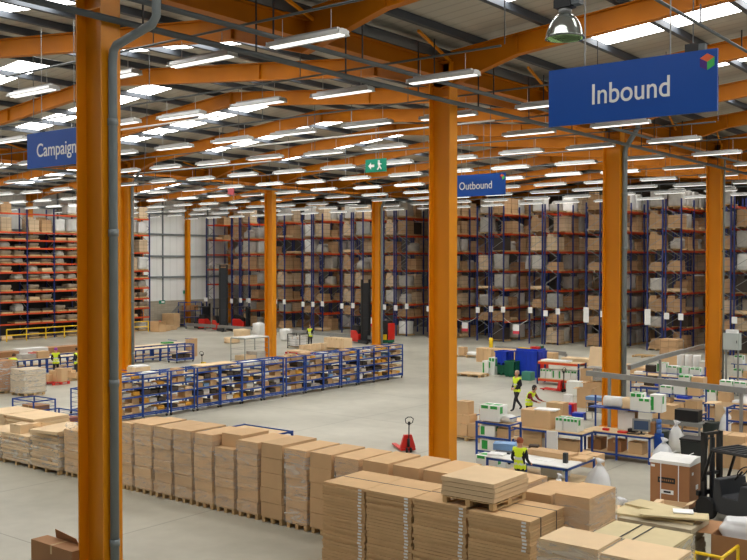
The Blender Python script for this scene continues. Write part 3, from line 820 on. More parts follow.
def cart_meshes(L=1.4, W=.75, HT=2.0, n=5):
    k = (L, W, HT, n)
    if k in CARTM: return CARTM[k]
    post = MB().bb(-.03, .03, -.03, .03, .13, HT).mesh('post', CBLUE)
    rail = MB()
    for z in (HT-.03, .2):
        for x in (-W/2, W/2): rail.bb(x-.02, x+.02, -L/2, L/2, z-.025, z+.025)
        for y in (-L/2, L/2): rail.bb(-W/2, W/2, y-.02, y+.02, z-.025, z+.025)
    for y in (-L/2, L/2):
        for z in (.75, 1.15, 1.55): rail.bb(-W/2, W/2, y-.012, y+.012, z-.015, z+.015)
    rail = rail.mesh('frame_rails', CBLUE)
    sh = MB(); sh.bb(-W/2+.02, W/2-.02, -L/2+.03, L/2-.03, -.02, 0, 0); sh.bb(W/2-.02, W/2+.005, -L/2+.03, L/2-.03, -.06, .008, 1); sh.bb(-W/2-.005, -W/2+.02, -L/2+.03, L/2-.03, -.06, .008, 1)
    sh = sh.mesh('shelf', [PLY, CBLUE])
    ca = MB(); ca.tube([(-.02,0,.06),(.02,0,.06)], .06, 10, 0); ca.bb(-.025, .025, -.03, .03, .08, .14, 1); ca = ca.mesh('castor', [RUBBER, GALV])
    CARTM[k] = post, rail, sh, ca; return CARTM[k]
def cart(label, loc, rz=0, L=1.4, W=.75, HT=2.0, shelves=(.3, .68, 1.05, 1.42, 1.78), grp=None, name='shelf_trolley'):
    t = thing(name, label, 'trolley', (loc[0], loc[1], 0), rz, grp)
    post, rail, sh, ca = cart_meshes(L, W, HT)
    for x in (-W/2, W/2):
        for y in (-L/2, L/2):
            linkobj('post', post, t, (x, y, 0)); linkobj('castor', ca, t, (x*.92, y*.95, 0))
    linkobj('frame_rails', rail, t, (0, 0, 0))
    for z in shelves: linkobj('shelf', sh, t, (0, 0, z))
    return t
def plastic_bag(label, loc, d, rnd=None, fill=None):
    t = thing('plastic_bag', label, 'bag', loc)
    rb_ = random.Random(int(abs(loc[0])*100) % 97); p1, p2 = rb_.uniform(0, 6), rb_.uniform(0, 6)
    vs = []; fs = []; n = 18; prof = ((.18, 0), (.44, .04), (.5, .18), (.47, .36), (.38, .55), (.24, .72), (.12, .84))
    for i, (r, z) in enumerate(prof):
        for k in range(n):
            a = 2*PI*k/n; w = 1+.13*math.sin(3*a+p1+i*.5)+.08*math.sin(7*a+p2-i*.9)
            vs.append((d[0]*r*w*math.cos(a), d[1]*r*w*math.sin(a), d[2]*z))
    for i in range(len(prof)-1):
        for k in range(n): fs.append((i*n+k, i*n+(k+1)%n, (i+1)*n+(k+1)%n, (i+1)*n+k))
    fs.append(tuple(range(n-1,-1,-1)))
    MB().add(vs, fs).build('bag', BAG, t, smooth=True)
    k = MB(); k.tube([(0,0,d[2]*.82),(0,0,d[2]*.9),(.03,0,d[2])], [d[0]*.13, d[0]*.06, d[0]*.2], 8); k.build('gathered_neck', BAG, t, smooth=True)
    if fill: MB().lump((0,0,d[2]*.22), (d[0]*.7, d[1]*.7, d[2]*.36), 0, .2, 5, random.Random(5), .5).build('rubbish', fill, t, smooth=True)
    return t
# ------------------------------------------------------------------ people
def person(label, loc, rz, J=None, hair=(40, 30, 26), top=CLOTH, legs=CLOTH, vest=HIVIS, scale=1.0, longhair=False):
    base = {'pelvis': (0,0,.95,.135), 'waist': (0,0,1.1,.13), 'chest': (0,.0,1.32,.155), 'neck0': (0,.0,1.47,.085), 'neck': (0,.01,1.53,.058), 'jaw': (0,.025,1.6,.075), 'skull': (0,.015,1.68,.095), 'crown': (0,.01,1.74,.07)}
    for s, n in ((-1,'l'), (1,'r')):
        base.update({'sh'+n: (s*.18,0,1.43,.07), 'el'+n: (s*.25,-.03,1.15,.048), 'wr'+n: (s*.25,.1,.93,.034), 'pm'+n: (s*.25,.14,.86,.036),
                     'hip'+n: (s*.09,0,.9,.105), 'kn'+n: (s*.1,.02,.5,.068), 'an'+n: (s*.1,-.02,.1,.05), 'to'+n: (s*.11,.15,.045,.042)})
    for k, v in (J or {}).items(): base[k] = tuple(v)+(base[k][3],)
    names = list(base); ix = {n: i for i, n in enumerate(names)}
    E = [('pelvis','waist'),('waist','chest'),('chest','neck0'),('neck0','neck'),('neck','jaw'),('jaw','skull'),('skull','crown')]
    for n in 'lr': E += [('chest','sh'+n),('sh'+n,'el'+n),('el'+n,'wr'+n),('wr'+n,'pm'+n),('pelvis','hip'+n),('hip'+n,'kn'+n),('kn'+n,'an'+n),('an'+n,'to'+n)]
    me = bpy.data.meshes.new('sk'); me.from_pydata([base[n][:3] for n in names], [(ix[a], ix[b]) for a, b in E], [])
    o = bpy.data.objects.new('sk', me); C.objects.link(o)
    o.modifiers.new('skin', 'SKIN')
    for i, n in enumerate(names):
        r = base[n][3]; me.skin_vertices[0].data[i].radius = (r*1.15, r*.85) if n in ('chest', 'waist', 'pelvis') else (r, r)
    me.skin_vertices[0].data[0].use_root = True
    o.modifiers.new('sub', 'SUBSURF').levels = 2
    dg = bpy.context.evaluated_depsgraph_get(); bm = bpy.data.meshes.new_from_object(o.evaluated_get(dg)); bpy.data.objects.remove(o)
    P = {n: Vector(base[n][:3]) for n in names}
    kindof = lambda a, b: ('head' if b in ('jaw','skull','crown') or b == 'neck' else 'leg' if a[:2] in ('hi','kn') or b[:3] == 'hip' else 'shoe' if a[:2] == 'an' else 'hand' if a[:2] == 'wr' else 'arm' if a[:2] in ('sh','el') else 'torso')
    segs = [(P[a], P[b], kindof(a, b)) for a, b in E]
    def near(c):
        best = None
        for a, b, k in segs:
            d = b-a; t = max(0, min(1, (c-a).dot(d)/max(d.length_squared, 1e-9))); q = (c-(a+d*t)).length
            if best is None or q < best[0]: best = (q, k)
        return best[1]
    fk = [near(p.center) for p in bm.polygons]
    bm.materials.clear()
    for m in (SKIN, top, legs, BLACK): bm.materials.append(m)
    for p, k in zip(bm.polygons, fk): p.material_index = {'head': 0, 'hand': 0, 'torso': 1, 'arm': 1, 'leg': 2, 'shoe': 3}[k]; p.use_smooth = True
    root = bpy.data.objects.new('person', bm); C.objects.link(root); root.location = (loc[0], loc[1], 0); root.rotation_euler = (0,0,rz); root.scale = (scale,)*3
    tag(root, label, 'person')
    # fingers, face
    fg = MB()
    for n in 'lr':
        w, p = P['wr'+n], P['pm'+n]; d = (p-w).normalized(); sx = d.cross(Vector((0,1,.2))).normalized(); cu = sx.cross(d)
        for i, ln in enumerate((.07, .085, .08, .06)):
            b0 = p+sx*(i-1.5)*.021+d*.01; fg.tube([b0, b0+d*ln*.55, b0+d*ln*.85+cu*.025], [.011, .01, .007], 6)
        b0 = w+d*.03+sx*.03; fg.tube([b0, b0+sx*.03+d*.03, b0+sx*.035+d*.065], [.013, .011, .008], 6)
    sk = P['skull']; j = P['jaw']
    fg.tube([sk+Vector((0,.085,.0)), sk+Vector((0,.115,-.04)), sk+Vector((0,.085,-.05))], [.008, .016, .012], 6)
    for s in (-1, 1): fg.tube([sk+Vector((s*.085,0,.01)), sk+Vector((s*.1,-.01,-.01)), sk+Vector((s*.085,0,-.04))], [.008, .016, .008], 6)
    fg.build('hands_and_features', SKIN, root, smooth=True)
    ey = MB()
    for s in (-1, 1): ey.lump((sk.x+s*.034, sk.y+.088, sk.z+.005), (.022, .016, .014), 0, 0, 3, None, 1)
    ey.bb(j.x-.025, j.x+.025, j.y+.066, j.y+.074, j.z-.012, j.z-.004); ey.build('eyes_and_mouth', mat('face_dark', (84, 44, 40), .5), root)
    hm = MB(); n = 14
    prof = [(.02, .118), (.075, .1), (.108, .05), (.115, .0), (.1, -.05 if not longhair else -.12)]
    vs = []; fs = []
    for r, z in prof:
        for k in range(n):
            a = 2*PI*k/n; fr = max(0, math.sin(a)); vs.append((sk.x+r*math.cos(a)*.92, sk.y-.015+r*math.sin(a)*1.02-(.02*fr), sk.z+.012+z+(.075*fr if z < .05 else 0)))
    for i in range(len(prof)-1):
        for k in range(n): fs.append((i*n+k, i*n+(k+1)%n, (i+1)*n+(k+1)%n, (i+1)*n+k))
    fs.append(tuple(range(n-1,-1,-1))); hm.add(vs, fs); hm.build('hair', mat('hair_%d_%d_%d' % hair, hair, .7), root, smooth=True)
    if vest:
        def shellof(name, sel, off, ms, mi):
            used = {}; vs = []; fs = []; mm = []
            for p, k in zip(bm.polygons, fk):
                if not sel(p, k): continue
                f = []
                for v in p.vertices:
                    if v not in used: used[v] = len(vs); q = bm.vertices[v]; vs.append(q.co+q.normal*off)
                    f.append(used[v])
                fs.append(tuple(f)); mm.append(mi(p))
            m = MB(); m.v = [tuple(v) for v in vs]; m.f = fs; m.m = mm
            return m.build(name, ms, root, smooth=True)
        shellof('hi_vis_vest', lambda p, k: (k == 'torso' or (k == 'arm' and p.center.z > 1.38 and abs(p.center.x) < .2) or (k == 'leg' and p.center.z > .86)) and p.center.z < 1.5,
                .022, [vest, SILVER], lambda p: 1 if (.98 < p.center.z < 1.03 or 1.15 < p.center.z < 1.2) else 0)
    return root
# ------------------------------------------------------------------ the long row of wrapped stacks across the near floor
YR = 17.8
bx = [63.2, 79.5, 99, 119.6, 133, 152.6, 172.6, 193, 213.6, 235.4, 258.8, 283.4, 308, 333.2, 361, 390.5, 421, 453, 487, 520, 553.5]
ty = [434, 436, 428, 423, 424, 427.5, 430, 434, 448.5, 441.5, 444, 449.5, 453.5, 458, 462, 467, 472, 478, 485, 493.5]
WRAPPED = {0:1, 2:1, 3:1, 4:1, 5:1, 6:1, 7:1, 8:1, 9:1, 11:2, 13:1, 18:1, 19:0}
rr = random.Random(21)
rowtop = []
for i in range(20):
    x0, x1 = onY(bx[i], 500, YR)[0], onY(bx[i+1], 500, YR)[0]
    h = onY((bx[i]+bx[i+1])/2, ty[i], YR)[2]
    lo = min(max(h, 1.5), 2.3); w = x1-x0-.135
    n = 6 if i < 10 else 5
    pos = ('partly behind the nearest orange column', 'hidden behind the nearest orange column', 'just right of the nearest column')
    names = ['leftmost of the neat ones, beside the torn film', 'just left of the nearest orange column', 'mostly hidden by the nearest orange column', 'first to the right of the grey rainwater pipe', 'second to the right of the grey rainwater pipe',
             'third right of the grey rainwater pipe', 'fourth right of the grey rainwater pipe', 'fifth right of the grey rainwater pipe', 'lower in front, with a box on top', 'just right of the stack with the lower front',
             'second right of the stack with the lower front', 'thickly wrapped, right of the lower-fronted', 'next right of the thickly wrapped one', 'its side meeting the front board stacks', 'first behind the front board stacks', 'second behind the front board stacks', 'third behind the front ones, below the red truck', 'at the foot of the second column', 'behind the small loaded pallet', 'last in the row behind the strapped stack']
    sheet_stack('carton stack in the long row, %s' % names[i], ((x0+x1)/2, YR+.68), w, 1.34, lo, n, m=CARD, wrap=WRAPPED.get(i, 0), strap=0, grp='wrapped carton stacks in the long row', rnd=rr, name='carton_stack', cat='carton stack', jit=.016)
    rowtop.append(((x0+x1)/2, lo))
# box set back on the low stack
carton('brown box lying on the lower-fronted stack of the long row', (rowtop[8][0]+.02, YR+.78, rowtop[8][1]), (.78, 1.05, .36), tape=False)
# irregular film-wrapped stacks at the far left of the row
def loose_stack(label, px0, px1, pyt, depth, nn, seed, m=CARDL):
    a, b = onY(px0, 480, YR-.1)[0], onY(px1, 480, YR-.1)[0]; h = onY((px0+px1)/2, pyt, YR-.1)[2]; rnd = random.Random(seed)
    return (a+b)/2, sheet_stack(label, ((a+b)/2, YR-.1+depth/2), b-a-.06, depth, h, nn, m=m, wrap=2, rnd=rnd, name='carton_stack', cat='carton stack', jit=.05), h
x, s, h1 = loose_stack('bulging film-wrapped stack of flat cartons, left of the nearest column', 31, 59.3, 432, 1.5, 14, 3)
x2, s2, h2 = loose_stack('film-wrapped grey-looking stack with open boxes on top, at the left edge', 1, 30, 434, 1.6, 12, 5)
x3, s3, h3 = loose_stack('film-wrapped stack cut off by the left edge of the photo', -30, 0, 433, 1.6, 10, 6)
carton('long flattened carton draped over the bulging film-wrapped stack', (x+.1, YR+.5, h1), (1.25, 1.7, .1), rz=.2, m=CARDL, tape=False)
carton('shallow open tray of board lying behind the bulging stack', (x-.35, YR+1.75, h1-.05), (1.5, 1.1, .14), rz=-.15, m=CARDL, flaps=True) if False else None
carton('small brown box on the film-wrapped stack at the left edge', (x2-.1, YR+.2, h2), (.55, .5, .3), rz=.1, m=CARDL)
carton('flat open tray on the film-wrapped stack at the left edge', (x2+.05, YR+1.0, h2), (1.0, .7, .16), rz=.25, m=CARDL, flaps=True)
o = MB().lump((0,0,.1), (.55, .4, .22), 0, .3, 6, random.Random(4), .5).build('torn_film', WRAPH, smooth=True, loc=(rowtop[0][0]-.1, YR+.15, rowtop[0][1]-.02))
tag(o, 'torn white film bunched on the stack left of the nearest column', 'film')
# further stacks behind them on the left
for px0, px1, py, lb in ((0, 22, 408, 'low stack of pale flat boards behind the left-edge stacks'), (24, 52, 412, 'pale flat boards behind the bulging wrapped stack')):
    a, b = onY(px0, py, 20.6), onY(px1, py, 20.6)
    sheet_stack(lb, ((a[0]+b[0])/2, 20.6), b[0]-a[0], 1.5, a[2], 12, rnd=rr, jit=.04)
# ------------------------------------------------------------------ strapped board stacks in front
YF = 16.0
fx = [321.5, 365.2, 412, 467, 531]
fz = [2.02, 2.02, 2.0, 1.86]
fn = ['leftmost strapped board stack at the front, with white labels down its edge', 'second strapped board stack at the front from the left', 'third strapped board stack at the front, half under a small loaded pallet', 'lower strapped board stack at the front with two black straps']
fpos = []
for i in range(4):
    y = YF if i < 3 else YF-.05
    a = onY(fx[i], 500+14*i, y)[0]; b = onY(fx[i+1], 500+14*i, y)[0]
    h = [onY(343, 485.5, YF)[2], onY(389, 494, YF)[2], onY(440, 503, YF)[2], onY(500, 516.5, y)[2]][i]
    sheet_stack(fn[i], ((a+b)/2, y+.72), b-a-.05, 1.42, h, 26, m=mat('board_brown', (206, 170, 124), .8, var=.06), strap=2 if i == 3 else 1, labels=True, grp='strapped board stacks at the front', rnd=rr, jit=.02, name='board_stack', cat='board stack')
    fpos.append(((a+b)/2, y+.72, h))
# small loaded pallet on top
p = (onY(466.5, 490, YF+.05)[0], YF+.74, max(fpos[2][2], fpos[3][2])+.002)
sheet_stack('short stack of boards on its own pallet, lying across the front stacks', p, 1.24, 1.36, .54, 4, m=CARDL, grp=None, rnd=rr, jit=.03, name='board_stack', cat='board stack')
# stack with film at the right end of the row
a = onY(555, 520, 17.45); b = onY(589.5, 520, 17.45); h = onY(572, 496, 17.45)[2]
sheet_stack('film-wrapped two-tier carton at the right end of the row', ((a[0]+b[0])/2, 17.45+.62), b[0]-a[0], 1.25, h, 3, m=CARD, wrap=1, rnd=rr, name='carton_stack', cat='carton stack', jit=.02)
# long film-wrapped bundles along the bottom edge
def bundle(label, x0, x1, y, px, py, d, n, m=CARDL, rz=0.0, wrap=2, seed=3):
    a = onY(x0, 550, y)[0]; b = onY(x1, 550, y)[0]; h = onY(px, py, y)[2]
    return sheet_stack(label, ((a+b)/2, y+d/2), b-a, d, h, n, m=m, wrap=wrap, rnd=random.Random(seed), rz=rz, name='board_bundle', cat='board bundle', jit=.03)
bundle('film-wrapped bundle of boards at the bottom edge, left of two', 539, 598, 14.9, 555, 541, .95, 8)
bundle('film-wrapped bundle of boards at the bottom edge, right of two', 600, 668, 13.9, 615, 556, 1.0, 8, seed=5)
b1 = bundle('long low board load with black straps and grey film beside the big carton', 592, 672, 16.3, 625, 539, 1.05, 10, m=mat('board_pale', (206, 190, 148), .8, var=.05), seed=8)
st = MB(); w = abs(onY(672, 550, 16.3)[0]-onY(592, 550, 16.3)[0]); hh = onY(625, 539, 16.3)[2]
for sx in (-.22, .02): st.bb(sx-.012, sx+.012, -.55, .55, hh+.01, hh+.018); st.bb(sx-.012, sx+.012, -.56, -.55, .2, hh+.01)
st.build('strap', STRAP, b1)
o = MB().lump((0,0,.5), (.5, .9, 1.0), 0, .2, 7, random.Random(9), .4).build('loose_film', BAG, smooth=True, loc=(gp(682, 550, 1.0)[0], gp(682, 550, 1.0)[1]-.35, .0))
tag(o, 'loose clear film hanging from the long low board load', 'film')
# scrap boards lying on top beyond it
zb = 1.27
base = gp(655, 520, zb)
sheet_stack('untidy pile of flattened cartons beside the forklift', (base[0], base[1]+.25), 1.6, 1.1, zb, 9, m=mat('board_grey', (172, 160, 134), .85, var=.1), pal=True, rnd=random.Random(2), jit=.09, name='scrap_stack', cat='cardboard pile')
for i, (dx, dy, w, d, rz, lb) in enumerate(((-.1, .1, 1.7, .75, .12, 'large flattened pale carton on the untidy pile'), (-.35, .55, 1.1, .6, -.2, 'small flattened carton at the back of the untidy pile'), (.35, -.05, 1.4, .5, .35, 'slanting flattened carton on the front of the untidy pile'))):
    carton(lb, (base[0]+dx, base[1]+.25+dy, zb+.002+.05*i), (w, d, .045), rz=rz, m=mat('board_pale', (206, 190, 148), .8), tape=False)
carton('white sheet of paper lying on the untidy pile of cartons', (base[0]+.45, base[1]+.45, zb+.16), (.42, .35, .02), rz=.4, m=PAPER, tape=False, name='paper_sheet', cat='paper')
carton('open brown box standing between the big carton and the untidy pile', (*gp(674, 508, .9), .0), (.6, .4, 1.02), rz=.1, m=CARDL, flaps=True)
bx_ = gp(636, 512, .9); carton('small pale open box in film at the left of the untidy pile', (bx_[0], bx_[1], .0), (.8, .6, .95), rz=.3, m=CARDL, flaps=True)
plastic_bag('crumpled clear film beside the right-end carton stack', (*gp(621, 503, .9), 0), (.7, .6, 1.0))
# brown bin full of film at the right edge, and the yellow frame before it
q = gp(738, 530, 1.15)
q = (q[0]+.5, q[1]-.1)
t = carton('deep brown open carton full of film at the right edge', (q[0]+.1, q[1], 0), (1.9, 1.1, 1.15), m=CARDD, flaps=True)
o = MB().lump((0,0,.2), (1.3, .7, .5), 0, .15, 8, random.Random(6), .5).build('film_heap', BAG, smooth=True, loc=(q[0]-.15, q[1]+.05, 1.0)); tag(o, 'heap of crumpled clear film in the deep brown carton', 'film')
y0 = gp(706, 556, 1.0)
t = thing('yellow_guard', 'yellow tubular guard frame at the bottom right corner', 'guard frame', (y0[0], y0[1], 0))
ya = gp(728, 557, 1.0); yb = gp(727, 546, 1.0); 
A = Vector((gp(694, 552, 1.0)[0]-y0[0], gp(694, 552, 1.0)[1]-y0[1], 1.0)); B = Vector((gp(722, 558, 1.0)[0]-y0[0], gp(722, 558, 1.0)[1]-y0[1], 1.0)); D_ = Vector((gp(738, 546, 1.0)[0]-y0[0], gp(738, 546, 1.0)[1]-y0[1], 1.0))
MB().tube([A, B, D_], .035, 8).build('top_rail', YELLOW, t, smooth=True)
for P_ in (A, B, D_): MB().tube([(P_.x, P_.y, 0), (P_.x, P_.y, 1.0)], .035, 8).build('post', YELLOW, t, smooth=True)
carton('dark open crate standing inside the yellow guard frame', (gp(715, 552, .8)[0]+.1, gp(715, 552, .8)[1]+.3, 0), (.5, .4, .7), m=mat('grey_green_crate', (78, 80, 70), .7), flaps=False, tape=False)
# tall box with one flap at the bottom left
a = onY(31, 550, 11.4); b = onY(72, 556, 11.4); h = onY(50, 545, 11.4)[2]
t = carton('tall brown carton with lifted flap on the near floor, bottom left', ((a[0]+b[0])/2, 11.4+.2, 0), (b[0]-a[0], .4, h), m=CARDD)
fl_ = MB(); fl_.add([(-.4,.2,h), (.4,.2,h), (.42,.12,h+.14), (-.38,.16,h+.2), (-.4,.19,h), (.4,.19,h), (.42,.11,h+.14), (-.38,.15,h+.2)], [(0,1,2,3),(7,6,5,4),(0,4,5,1),(1,5,6,2),(2,6,7,3),(3,7,4,0)]); fl_.build('flap', CARDD, t)
# ------------------------------------------------------------------ big printed carton on the forklift
BZ = .12
p0 = gp(650, 504, BZ); ww, dd = 1.1, 1.15
hh = onY(650, 457.5, p0[1])[2]-BZ
t = thing('appliance_carton', 'big brown printed carton with a white top, two white straps', 'box', (p0[0]+ww/2, p0[1]+dd/2, BZ))
ac = mat('carton_red_brown', (164, 114, 74), .75, var=.05)
MB().bb(-ww/2, ww/2, -dd/2, dd/2, 0, hh-.04).build('body', ac, t, bevel=.01)
tp = MB(); tp.prism([(-dd/2-.02, hh-.12), (dd/2+.02, hh-.12), (dd/2+.02, hh-.03), (dd*.2, hh+.04), (-dd*.2, hh+.04), (-dd/2-.02, hh-.03)], 0, -ww/2-.02, ww/2+.02)
tp.build('white_cap', WHITE, t)
s = MB()
for x in (-ww*.22, ww*.23): s.bb(x-.012, x+.012, -dd/2-.026, -dd/2-.022, 0, hh-.05); s.bb(x-.012, x+.012, -dd/2-.02, dd/2, hh+.041, hh+.046)
s.build('strap', PAPER, t)
pn = MB(); pn.bb(-ww*.3, ww*.14, -dd/2-.006, -dd/2, hh*.5, hh*.62, 0)
for i in range(7): pn.bb(-ww*.26+i*.06, -ww*.26+i*.06+.035, -dd/2-.009, -dd/2-.006, hh*.54, hh*.58, 1)
pn.build('printed_panel', [BLACK, CARDD], t)
ad = MB(); ad.bb(-ww*.22, ww*.1, -dd/2-.006, -dd/2, hh*.27, hh*.36, 1); ad.bb(-ww*.15, ww*.03, -dd/2-.008, -dd/2-.006, hh*.295, hh*.335, 0); ad.build('address_label', [BLACK, PAPER], t)
MB().bb(-ww*.48, -ww*.38, -dd/2-.006, -dd/2, hh*.82, hh*.87).build('corner_label', PAPER, t)
MB().bb(ww/2, ww/2+.006, -.1, .08, hh*.36, hh*.46).build('side_label', PAPER, t); MB().bb(ww/2, ww/2+.006, -.4, -.28, hh*.7, hh*.76).build('side_label', PAPER, t)
# ------------------------------------------------------------------ forklift carrying it (faces the carton)
def forklift(label, loc, rz):
    t = thing('forklift', label, 'forklift', (loc[0], loc[1], 0), rz)   # forks towards -x
    body = MB(); body.prism([(.55,.25), (2.1,.25), (2.3,.5), (2.3,1.05), (1.9,1.12), (1.2,1.1), (1.1,.72), (.62,.72), (.55,1.15), (.35,1.15), (.3,.3)], 1, -.5, .5); body.build('chassis', DARK, t, bevel=.03)
    cw = MB(); cw.prism([(1.55,.35), (2.35,.35), (2.42,.7), (2.36,1.14), (1.6,1.14)], 1, -.52, .52); cw.build('counterweight', RED, t, bevel=.05)
    st = MB(); st.bb(1.05, 1.55, -.25, .25, .98, 1.15); st.prism([(1.45,1.1), (1.62,1.1), (1.72,1.65), (1.6,1.65)], 1, -.25, .25); st.build('seat', BLACK, t, bevel=.03)
    MB().tube([(.62,0,1.1), (.85,0,1.35)], .03, 8).build('steering_column', BLACK, t)
    w = MB(); ring = [(.86+.17*math.sin(a)*.5, .17*math.cos(a), 1.36+.17*math.sin(a)*.8) for a in [2*PI*i/14 for i in range(15)]]; w.tube(ring, .018, 6); w.build('steering_wheel', BLACK, t)
    for y in (-1, 1):
        gpost = MB(); gpost.tube([(-.02, y*.5, 1.0), (.28, y*.49, 1.86), (1.9, y*.49, 1.92), (2.2, y*.48, 1.1)], .045, 8); gpost.build('guard_post', BLACK, t, smooth=True)
        MB().tube([(-.0+.12, y*.42, .3), (.12, y*.58, .3)], .3, 20).build('front_wheel', RUBBER, t)
        MB().tube([(1.85, y*.38, .24), (1.85, y*.54, .24)], .24, 20).build('rear_wheel', RUBBER, t)
    rf = MB()
    rf.bb(.28, 1.9, -.52, -.46, 1.86, 1.93); rf.bb(.28, 1.9, .46, .52, 1.86, 1.93)
    for i in range(9): rf.bb(.28+.195*i, .34+.195*i, -.49, .49, 1.86, 1.93)
    rf.build('overhead_guard', DARK, t)
    for y in (-1, 1):
        MB().bb(-.22, -.08, y*.3-.05, y*.3+.05, .08, 2.25).build('mast_rail', BLACK, t)
        MB().prism([(-.28,.06), (-.22,.06), (-.22,.6), (-.28,.6)], 1, y*.3-.06, y*.3+.06).build('fork_heel', BLACK, t)
        MB().bb(-1.3, -.24, y*.3-.06, y*.3+.06, .06, .1).build('fork', BLACK, t)
    m = MB(); m.bb(-.19, -.11, -.04, .04, .3, 2.2); m.bb(-.2, -.1, -.35, .35, 2.18, 2.25); m.bb(-.2, -.1, -.35, .35, 1.1, 1.18); m.bb(-.28, -.2, -.45, .45, .55, .68); m.bb(-.28, -.2, -.45, .45, .3, .4); m.build('mast_crossbar', BLACK, t)
    MB().tube([(-.12,0,.2), (-.12,0,2.1)], .06, 10).build('lift_cylinder', DARK, t)
    return t
forklift('black and red forklift with overhead guard carrying the big carton', (p0[0]+ww+.6, p0[1]+dd/2-.25, 0), -.4)
# ------------------------------------------------------------------ the line of blue shelf trolleys
XF = -4.87*H
py = [118, 141.3, 169.3, 196, 220.7, 241.6, 263.0, 284.5, 305.8, 323.3, 340.2, 358.8, 374, 388.4, 402.6]
YS = []
for x in py:
    d = ray(x, 390); YS.append(d.y/d.x*XF)
STOCK = {}
def stock(key, name, m, fn, cat, grp, smooth=False):
    mb = MB(); fn(mb); o = mb.build(name, m, smooth=smooth); o['category'] = cat; o['group'] = grp; STOCK[key] = o
stock('box', 'stock_box', CARD, lambda b: b.bb(-.2, .2, -.18, .18, 0, .2), 'box', 'small boxes on the blue trolleys')
stock('white', 'white_box', WHITEG, lambda b: b.bb(-.2, .2, -.22, .22, 0, .16), 'box', 'white boxes on the blue trolleys')
stock('flat', 'board_bundle_small', CARDL, lambda b: b.bb(-.3, .3, -.34, .34, 0, .08), 'board bundle', 'board bundles on the blue trolleys')
stock('dark', 'dark_tray', DKG, lambda b: (b.bb(-.28, .28, -.25, .25, 0, .02), b.bb(-.28, -.26, -.25, .25, 0, .14), b.bb(.26, .28, -.25, .25, 0, .14), b.bb(-.28, .28, -.25, -.23, 0, .14), b.bb(-.28, .28, .23, .25, 0, .14)), 'tray', 'dark trays on the blue trolleys')
stock('yellow', 'yellow_packet', mat('amber_packet', (226, 168, 60), .6, obj_var=.15), lambda b: b.lump((0,0,.07), (.45, .5, .14), 0, .1, 4, random.Random(1), .3), 'packet', 'amber packets on the blue trolleys')
stock('paper', 'paper_bundle', mat('pale_papers', (206, 204, 205), .7, obj_var=.12), lambda b: (b.box((0,0,.03), (.5, .55, .06)), b.box((.05,.03,.08), (.42, .45, .04), .3)), 'paper bundle', 'paper bundles on the blue trolleys')
stock('blue', 'blue_packet', mat('pale_blue_packet', (120, 160, 206), .5, obj_var=.15), lambda b: b.box((0,0,.05), (.42, .5, .1), .1), 'packet', 'blue packets on the blue trolleys')
SS = {'box': 'brown box', 'white': 'white box', 'flat': 'pale board bundle', 'dark': 'dark tray', 'yellow': 'amber packet', 'paper': 'loose paper bundle', 'blue': 'pale blue packet'}
rs = random.Random(5)
SW = {'box': (.4, .36), 'white': (.4, .44), 'flat': (.6, .68), 'dark': (.56, .5), 'yellow': (.46, .52), 'paper': (.64, .68), 'blue': (.46, .54)}
SHN = ['bottom', 'second', 'third', 'fourth', 'top']
def fill_cart(x, y, W, L, hz, shelves, where, prob=.95, spots=3):
    for si, z in enumerate(shelves):
        for j in range(spots):
            if rs.random() > prob: continue
            k = rs.choice(['box', 'flat', 'dark', 'paper', 'yellow', 'box', 'white', 'flat', 'paper', 'dark', 'blue', 'box'] if si < 4 else ['box', 'paper', 'white', 'paper', 'flat', 'yellow'])
            sc = rs.uniform(1.0, 1.3)
            place(STOCK[k], '%s, %s spot, %s shelf, %s' % (SS[k], ('near', 'middle', 'far')[j], SHN[si], where), (x+(0 if k == 'flat' else rs.uniform(-.04, .06)), y-L/2+.04+(L-.08)*(j+.5)/spots, z+.015), rs.uniform(-.06, .06), (min(sc*1.05, .64/SW[k][0]), .40/SW[k][1], rs.uniform(.8, 1.5)))
CW = .78
for i in range(14):
    L = YS[i+1]-YS[i]-.07; y = (YS[i]+YS[i+1])/2
    n = 14-i
    cart('blue shelf trolley, %s from the far right end of the line' % ORD[n], (XF-CW/2, y), 0, 1.36, CW, 2.0, grp='blue shelf trolleys in the long line')
    fill_cart(XF-CW/2, y, CW, 1.38, 2.0, (.3, .68, 1.05, 1.42, 1.78), '%s blue trolley from the right end' % ORD[n])
# pale board lying on a trolley top
x = XF-.4; a = onX(203, 368, XF)[1]; b = onX(236, 366, XF)[1]
carton('wide pale board lying over the tops of the blue trolleys', (x, (a+b)/2, 2.0), (.8, 2.2, .05), m=CARDL, tape=False)
# low blue cages left of the nearest column
def cage(label, loc, L, W, HT, grp=None, m=CBLUE, z0=.12):
    t = thing('stock_cage', label, 'cage', (loc[0], loc[1], 0), 0, grp)
    for x in (-W/2, W/2):
        for y in (-L/2, L/2):
            MB().bb(x-.025, x+.025, y-.025, y+.025, z0, HT).build('post', m, t)
            MB().tube([(x-.02, y, .06), (x+.02, y, .06)], .06, 10).build('castor', RUBBER, t)
    r = MB()
    for z in (z0+.06, HT-.02):
        for x in (-W/2, W/2): r.bb(x-.02, x+.02, -L/2, L/2, z-.025, z+.025)
        for y in (-L/2, L/2): r.bb(-W/2, W/2, y-.02, y+.02, z-.025, z+.025)
    r.build('rim', m, t)
    g = MB()
    for k in range(1, 5):
        z = z0+(HT-z0)*k/5
        for x in (-W/2, W/2): g.bb(x-.006, x+.006, -L/2, L/2, z-.006, z+.006)
        for y in (-L/2, L/2): g.bb(-W/2, W/2, y-.006, y+.006, z-.006, z+.006)
    g.build('wire_mesh', m, t); MB().bb(-W/2, W/2, -L/2, L/2, z0, z0+.03).build('deck', PLY, t)
    return t
q = gp(34, 419); 
cage('low blue stock cage behind the left-hand wrapped stacks', (q[0], q[1]), 1.05, 1.6, .9)
